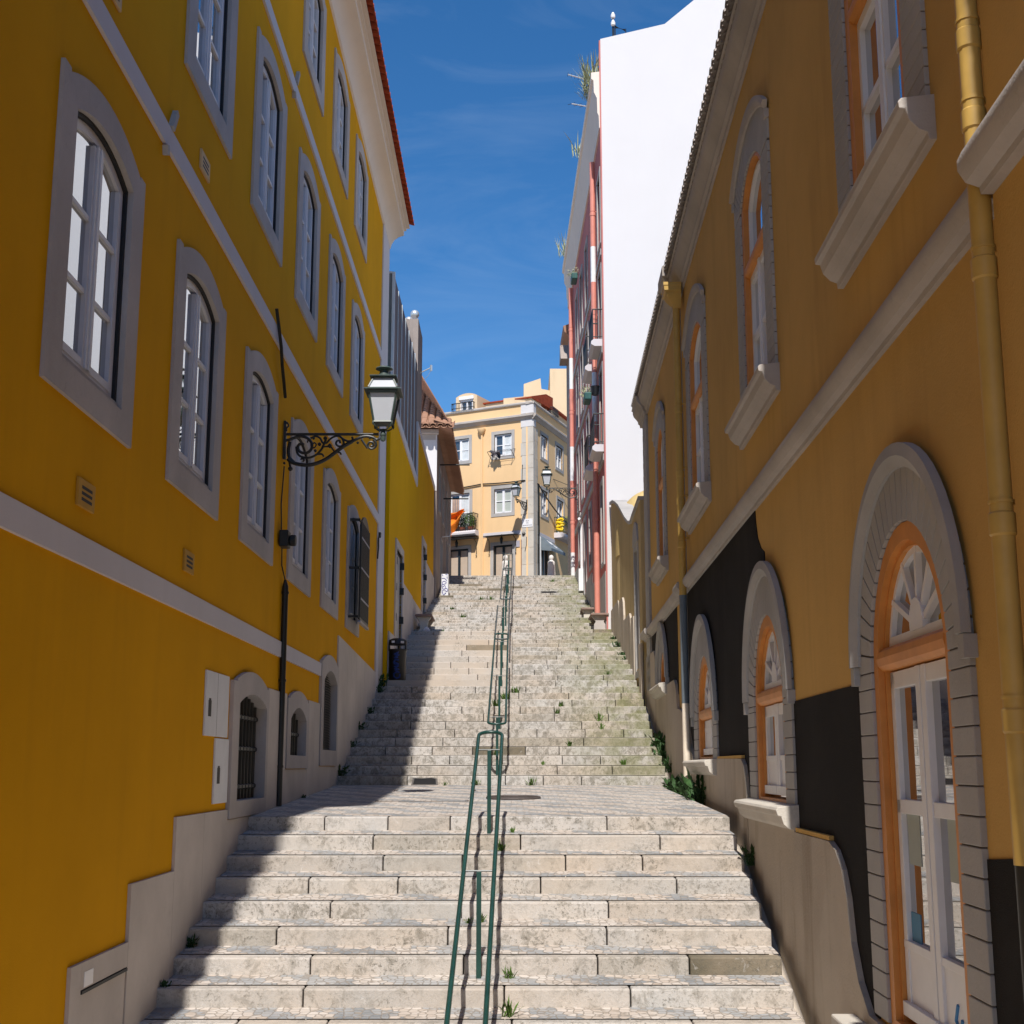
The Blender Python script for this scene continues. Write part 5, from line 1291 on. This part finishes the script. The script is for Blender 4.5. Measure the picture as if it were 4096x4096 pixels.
# aerials and pole
def yagi(label, p0, p1, n, L_, tilt):
    p0, p1 = Vector(p0), Vector(p1)
    g = thing('tv_aerial', label, 'aerial', (p0.x, p0.y, 20.8), 'television aerials on the pink house roof')
    b = MB(); b.tube([p0, p1], .022, 6); b.build('boom', M['alu'], g)
    b = MB(); d = Vector((tilt, .8, 1 - abs(tilt))).normalized()
    for k in range(n):
        p = p0.lerp(p1, .1 + .9 * k / (n - 1)); q = L_ * (1 - .35 * k / n); b.tube([p - d * q, p + d * q], .0095, 5)
    b.build('element', M['iron'], g)
    b = MB(); b.tube([Vector((p0.x, p0.y, 20.6)), p0 + Vector((0, 0, .3))], .03, 6); b.build('mast', M['alu'], g)
yagi('thick television aerial with many short rods above the pink cornice', (3.4, 44, 24.0), (2.01, 44, 24.42), 11, .28, .1)
yagi('thin television aerial with few long rods above the pink cornice', (3.5, 46.2, 24.2), (2.24, 46.2, 24.45), 6, .5, .45)
g = thing('insulator_pole', 'black pole with white porcelain insulators on top of the white gable', 'pole', (3.2, 38.5, 22.5))
b = MB(); b.tube([(3.2, 38.5, 22.4), (3.2, 38.5, 23.3)], .03, 8); b.tube([(3.26, 38.5, 22.4), (3.26, 38.5, 23.1)], .02, 8); b.build('shaft', M['iron'], g)
for z in (23.02, 23.28): b = MB(); b.lathe((3.2, 38.46, z), [(.03, 0), (.07, .02), (.075, .10), (.05, .14), (.045, .17), (.03, .2)], 10); b.build('insulator', M['porcelain'], g)
b = MB()
for k in range(5): b.tube(sag(Vector((3.25, 38.5, 22.95 + k * .03)), Vector((3.62, 38.5, 22.82 + k * .03)), -.06 + .03 * k, 6), .008, 4)
b.tube([(3.6, 38.5, 22.85), (3.58, 38.5, 22.62), (3.5, 38.5, 22.55)], .008, 4); b.build('wire_bundle', M['iron'], g)
g = thing('roof_antenna', 'small white antenna arm beside the concrete chimney stack at left', 'antenna', (-2.84, 39.6, 11.9))
b = MB(); b.tube([(-2.85, 39.6, 11.95), (-2.5, 39.6, 12.12)], .02, 5); b.tube([(-2.5, 39.6, 12.02), (-2.5, 39.6, 12.2)], .04, 6); b.tube([(-2.5, 39.6, 12.05), (-2.6, 39.6, 11.85), (-2.75, 39.6, 11.7)], .006, 4); b.build('arm', M['alu'], g)

# ------------------------------------------------------------------ weeds
rw_ = random.Random(3)
def weed_mesh(kind, seed):
    r = random.Random(seed); b = MB()
    n = {'tuft': 34, 'leafy': 46, 'dry': 60}[kind]
    for _ in range(n):
        a = r.random() * 6.28; L_ = r.uniform(.07, .18) * (1.6 if kind == 'dry' else 1); lean = r.uniform(.15, .9)
        d = Vector((math.cos(a) * lean, math.sin(a) * lean, 1)).normalized(); p = Vector((r.gauss(0, .03), r.gauss(0, .02), 0))
        e = Vector((-math.sin(a), math.cos(a), 0)) * (r.uniform(.006, .012) if kind == 'tuft' else (.004 if kind == 'dry' else r.uniform(.012, .022)))
        m1 = p + d * L_ * .55; m2 = p + d * L_ + Vector((0, 0, -.03 * lean))
        if kind == 'leafy': b.add([p + e * .2, p - e * .2, m1 - e * .3, m1 + e * .3], [(0, 1, 2, 3)]); b.add([m1, m1 + e + d * .03, m2, m1 - e + d * .03], [(0, 1, 2, 3)])
        else: b.add([p + e * .5, p - e * .5, m1 - e, m1 + e, m2], [(0, 1, 2, 3), (3, 2, 4)])
    me_o = b.build('weed', M[{'tuft': 'leaf', 'leafy': 'leaf_dark', 'dry': 'leaf_dry'}[kind]], None, recalc=False); return me_o
protos = {}
def weed(kind, x, y, z, s, label, group):
    if kind not in protos: o = weed_mesh(kind, len(protos) + 2); protos[kind] = o
    else: o = protos[kind].copy(); col.objects.link(o)
    o.location = (x, y, z); o.rotation_euler = (0, 0, rw_.random() * 6.28); o.scale = (s, s, s * rw_.uniform(.8, 1.15)); tag(o, label, 'weed', group)
gz = ground_z
for (x, y, s) in ((-.02, 11.6, 1.0), (-.3, 13.3, .7), (-.42, 13.25, .5), (-.02, 12.3, .7), (-.12, 15.0, .9), (-.05, 10.95, .5), (.0, 15.4, .5)):
    weed('tuft', x, y, gz(y), s, 'fresh green weed tuft sprouting from the lowest steps near the handrail foot', 'weeds on the lowest flight')
for (x, y, s) in ((-.62, 23.25, .9), (.32, 23.22, 1.0), (-.3, 25.05, .8), (-1.15, 23.2, .6), (.55, 24.4, .6), (1.1, 25.6, 1.0), (2.0, 24.4, .9), (1.75, 26.5, .9), (1.75, 27.2, 1.2), (1.05, 28.8, .9), (.95, 28.2, .8), (-.15, 29.3, 1.6), (-.35, 28.7, 1.4), (.08, 29.9, 1.3), (2.25, 31.5, 1.0)):
    weed('tuft', x, y - .03, gz(y - .06), s, 'green weed tuft rooted in a riser joint of the middle flight', 'weeds on the middle flight')
for (x, y, s) in ((-1.55, 41.4, 1.5), (-1.95, 43.4, 1.2), (-1.1, 46.0, 1.3), (-.75, 46.0, 1.3), (1.55, 50.7, 1.2), (.1, 42.1, .9), (-2.0, 38.0, 1.0)):
    weed('tuft', x, y - .03, gz(y - .06), s, 'small weed growing on the far top flight of steps', 'weeds on the top flight')
for i in range(16):
    y = rw_.uniform(17.5, 26.5); weed('leafy', XR(y) + .06, y, gz(y) - .12, rw_.uniform(1.2, 2.6), 'dark leafy weed in the gutter at the foot of the ochre building', 'weeds along the right gutter')
for (y, s) in ((19.0, 3.4), (19.5, 3.0), (23.0, 2.4), (14.6, 1.3)):
    weed('leafy', XR(y) + .08, y, gz(y) - .1, s, 'dark leafy weed in the gutter at the foot of the ochre building', 'weeds along the right gutter')
for i in range(7):
    y = rw_.uniform(32, 37.5); weed('leafy', 2.80, y, gz(y) - .05, rw_.uniform(1, 1.9), 'weed clump against the cement foot of the garden wall', 'weeds along the garden wall')
for (y, s) in ((12.9, .9), (12.0, .6), (23.5, 1.8), (29.7, 1.9), (30.2, 2.2), (26.4, 1.4), (25.2, 1.0), (28.0, 1.4), (19.5, .6), (37.3, 1.4)):
    weed('leafy', XL(y) + .06, y, gz(y) - .03, s, 'dark weed in the shaded corner between steps and yellow wall', 'weeds along the left wall')
for (s_, z, k) in ((39.2, 21.3, 5.0), (39.9, 21.3, 4), (44.0, 21.3, 4.2), (53.5, 21.3, 4.0)):
    p = FP.p(s_, .22, z); weed('dry', p.x, p.y, p.z, k, 'feathery dry plant growing out of the pink house cornice', 'plants on the cornice')

# ------------------------------------------------------------------ light, sky, camera
d = Vector((.055, 1, -1.235)).normalized()
ld = bpy.data.lights.new('sun', 'SUN'); ld.energy = 4.3; ld.angle = rad(.53); ld.color = (1, .95, .88)
lo = bpy.data.objects.new('sun', ld); col.objects.link(lo); lo.rotation_euler = d.to_track_quat('-Z', 'Y').to_euler(); lo.location = (0, -20, 40)
w = bpy.data.worlds.new('World'); sc.world = w; w.use_nodes = True
nt = w.node_tree; nt.nodes.clear()
out = nt.nodes.new('ShaderNodeOutputWorld'); bg = nt.nodes.new('ShaderNodeBackground'); sky = nt.nodes.new('ShaderNodeTexSky')
sky.sky_type = 'NISHITA'; sky.sun_disc = False; sky.sun_elevation = rad(51); sky.sun_rotation = rad(183)
sky.altitude = 600; sky.air_density = 1.0; sky.dust_density = .15; sky.ozone_density = 5.0
hs = nt.nodes.new('ShaderNodeHueSaturation'); hs.inputs['Saturation'].default_value = 1.24; hs.inputs['Value'].default_value = 1.08
nt.links.new(sky.outputs[0], hs.inputs['Color'])
# faint cirrus
tc = nt.nodes.new('ShaderNodeTexCoord'); mp = nt.nodes.new('ShaderNodeMapping'); mp.inputs['Scale'].default_value = (2.2, 2.2, 9)
no = nt.nodes.new('ShaderNodeTexNoise'); no.inputs['Scale'].default_value = 2.2; no.inputs['Detail'].default_value = 7; no.inputs['Roughness'].default_value = .6; no.inputs['Distortion'].default_value = .8
nt.links.new(tc.outputs['Generated'], mp.inputs[0]); nt.links.new(mp.outputs[0], no.inputs['Vector'])
rp = nt.nodes.new('ShaderNodeValToRGB'); rp.color_ramp.elements[0].position = .45; rp.color_ramp.elements[0].color = (0, 0, 0, 1); rp.color_ramp.elements[1].position = .8; rp.color_ramp.elements[1].color = (.09, .09, .09, 1)
nt.links.new(no.outputs['Fac'], rp.inputs[0])
mx = nt.nodes.new('ShaderNodeMix'); mx.data_type = 'RGBA'; nt.links.new(rp.outputs[0], mx.inputs[0]); nt.links.new(hs.outputs[0], mx.inputs[6]); mx.inputs[7].default_value = (6, 7, 8, 1)
nt.links.new(mx.outputs[2], bg.inputs[0]); bg.inputs[1].default_value = .10; nt.links.new(bg.outputs[0], out.inputs[0])
cd = bpy.data.cameras.new('camera'); cd.sensor_width = 36; cd.lens = 36 * 2510 / 1932.; cd.clip_end = 3000; cd.clip_start = .05
co = bpy.data.objects.new('camera', cd); col.objects.link(co); co.rotation_euler = (rad(90) + math.atan(480 / 2510.), 0, 0); sc.camera = co
sc.view_settings.view_transform = 'Standard'; sc.view_settings.look = 'None'; sc.view_settings.gamma = 1; sc.view_settings.exposure = .38
try: sc.view_settings.use_curve_mapping = False
except Exception: pass
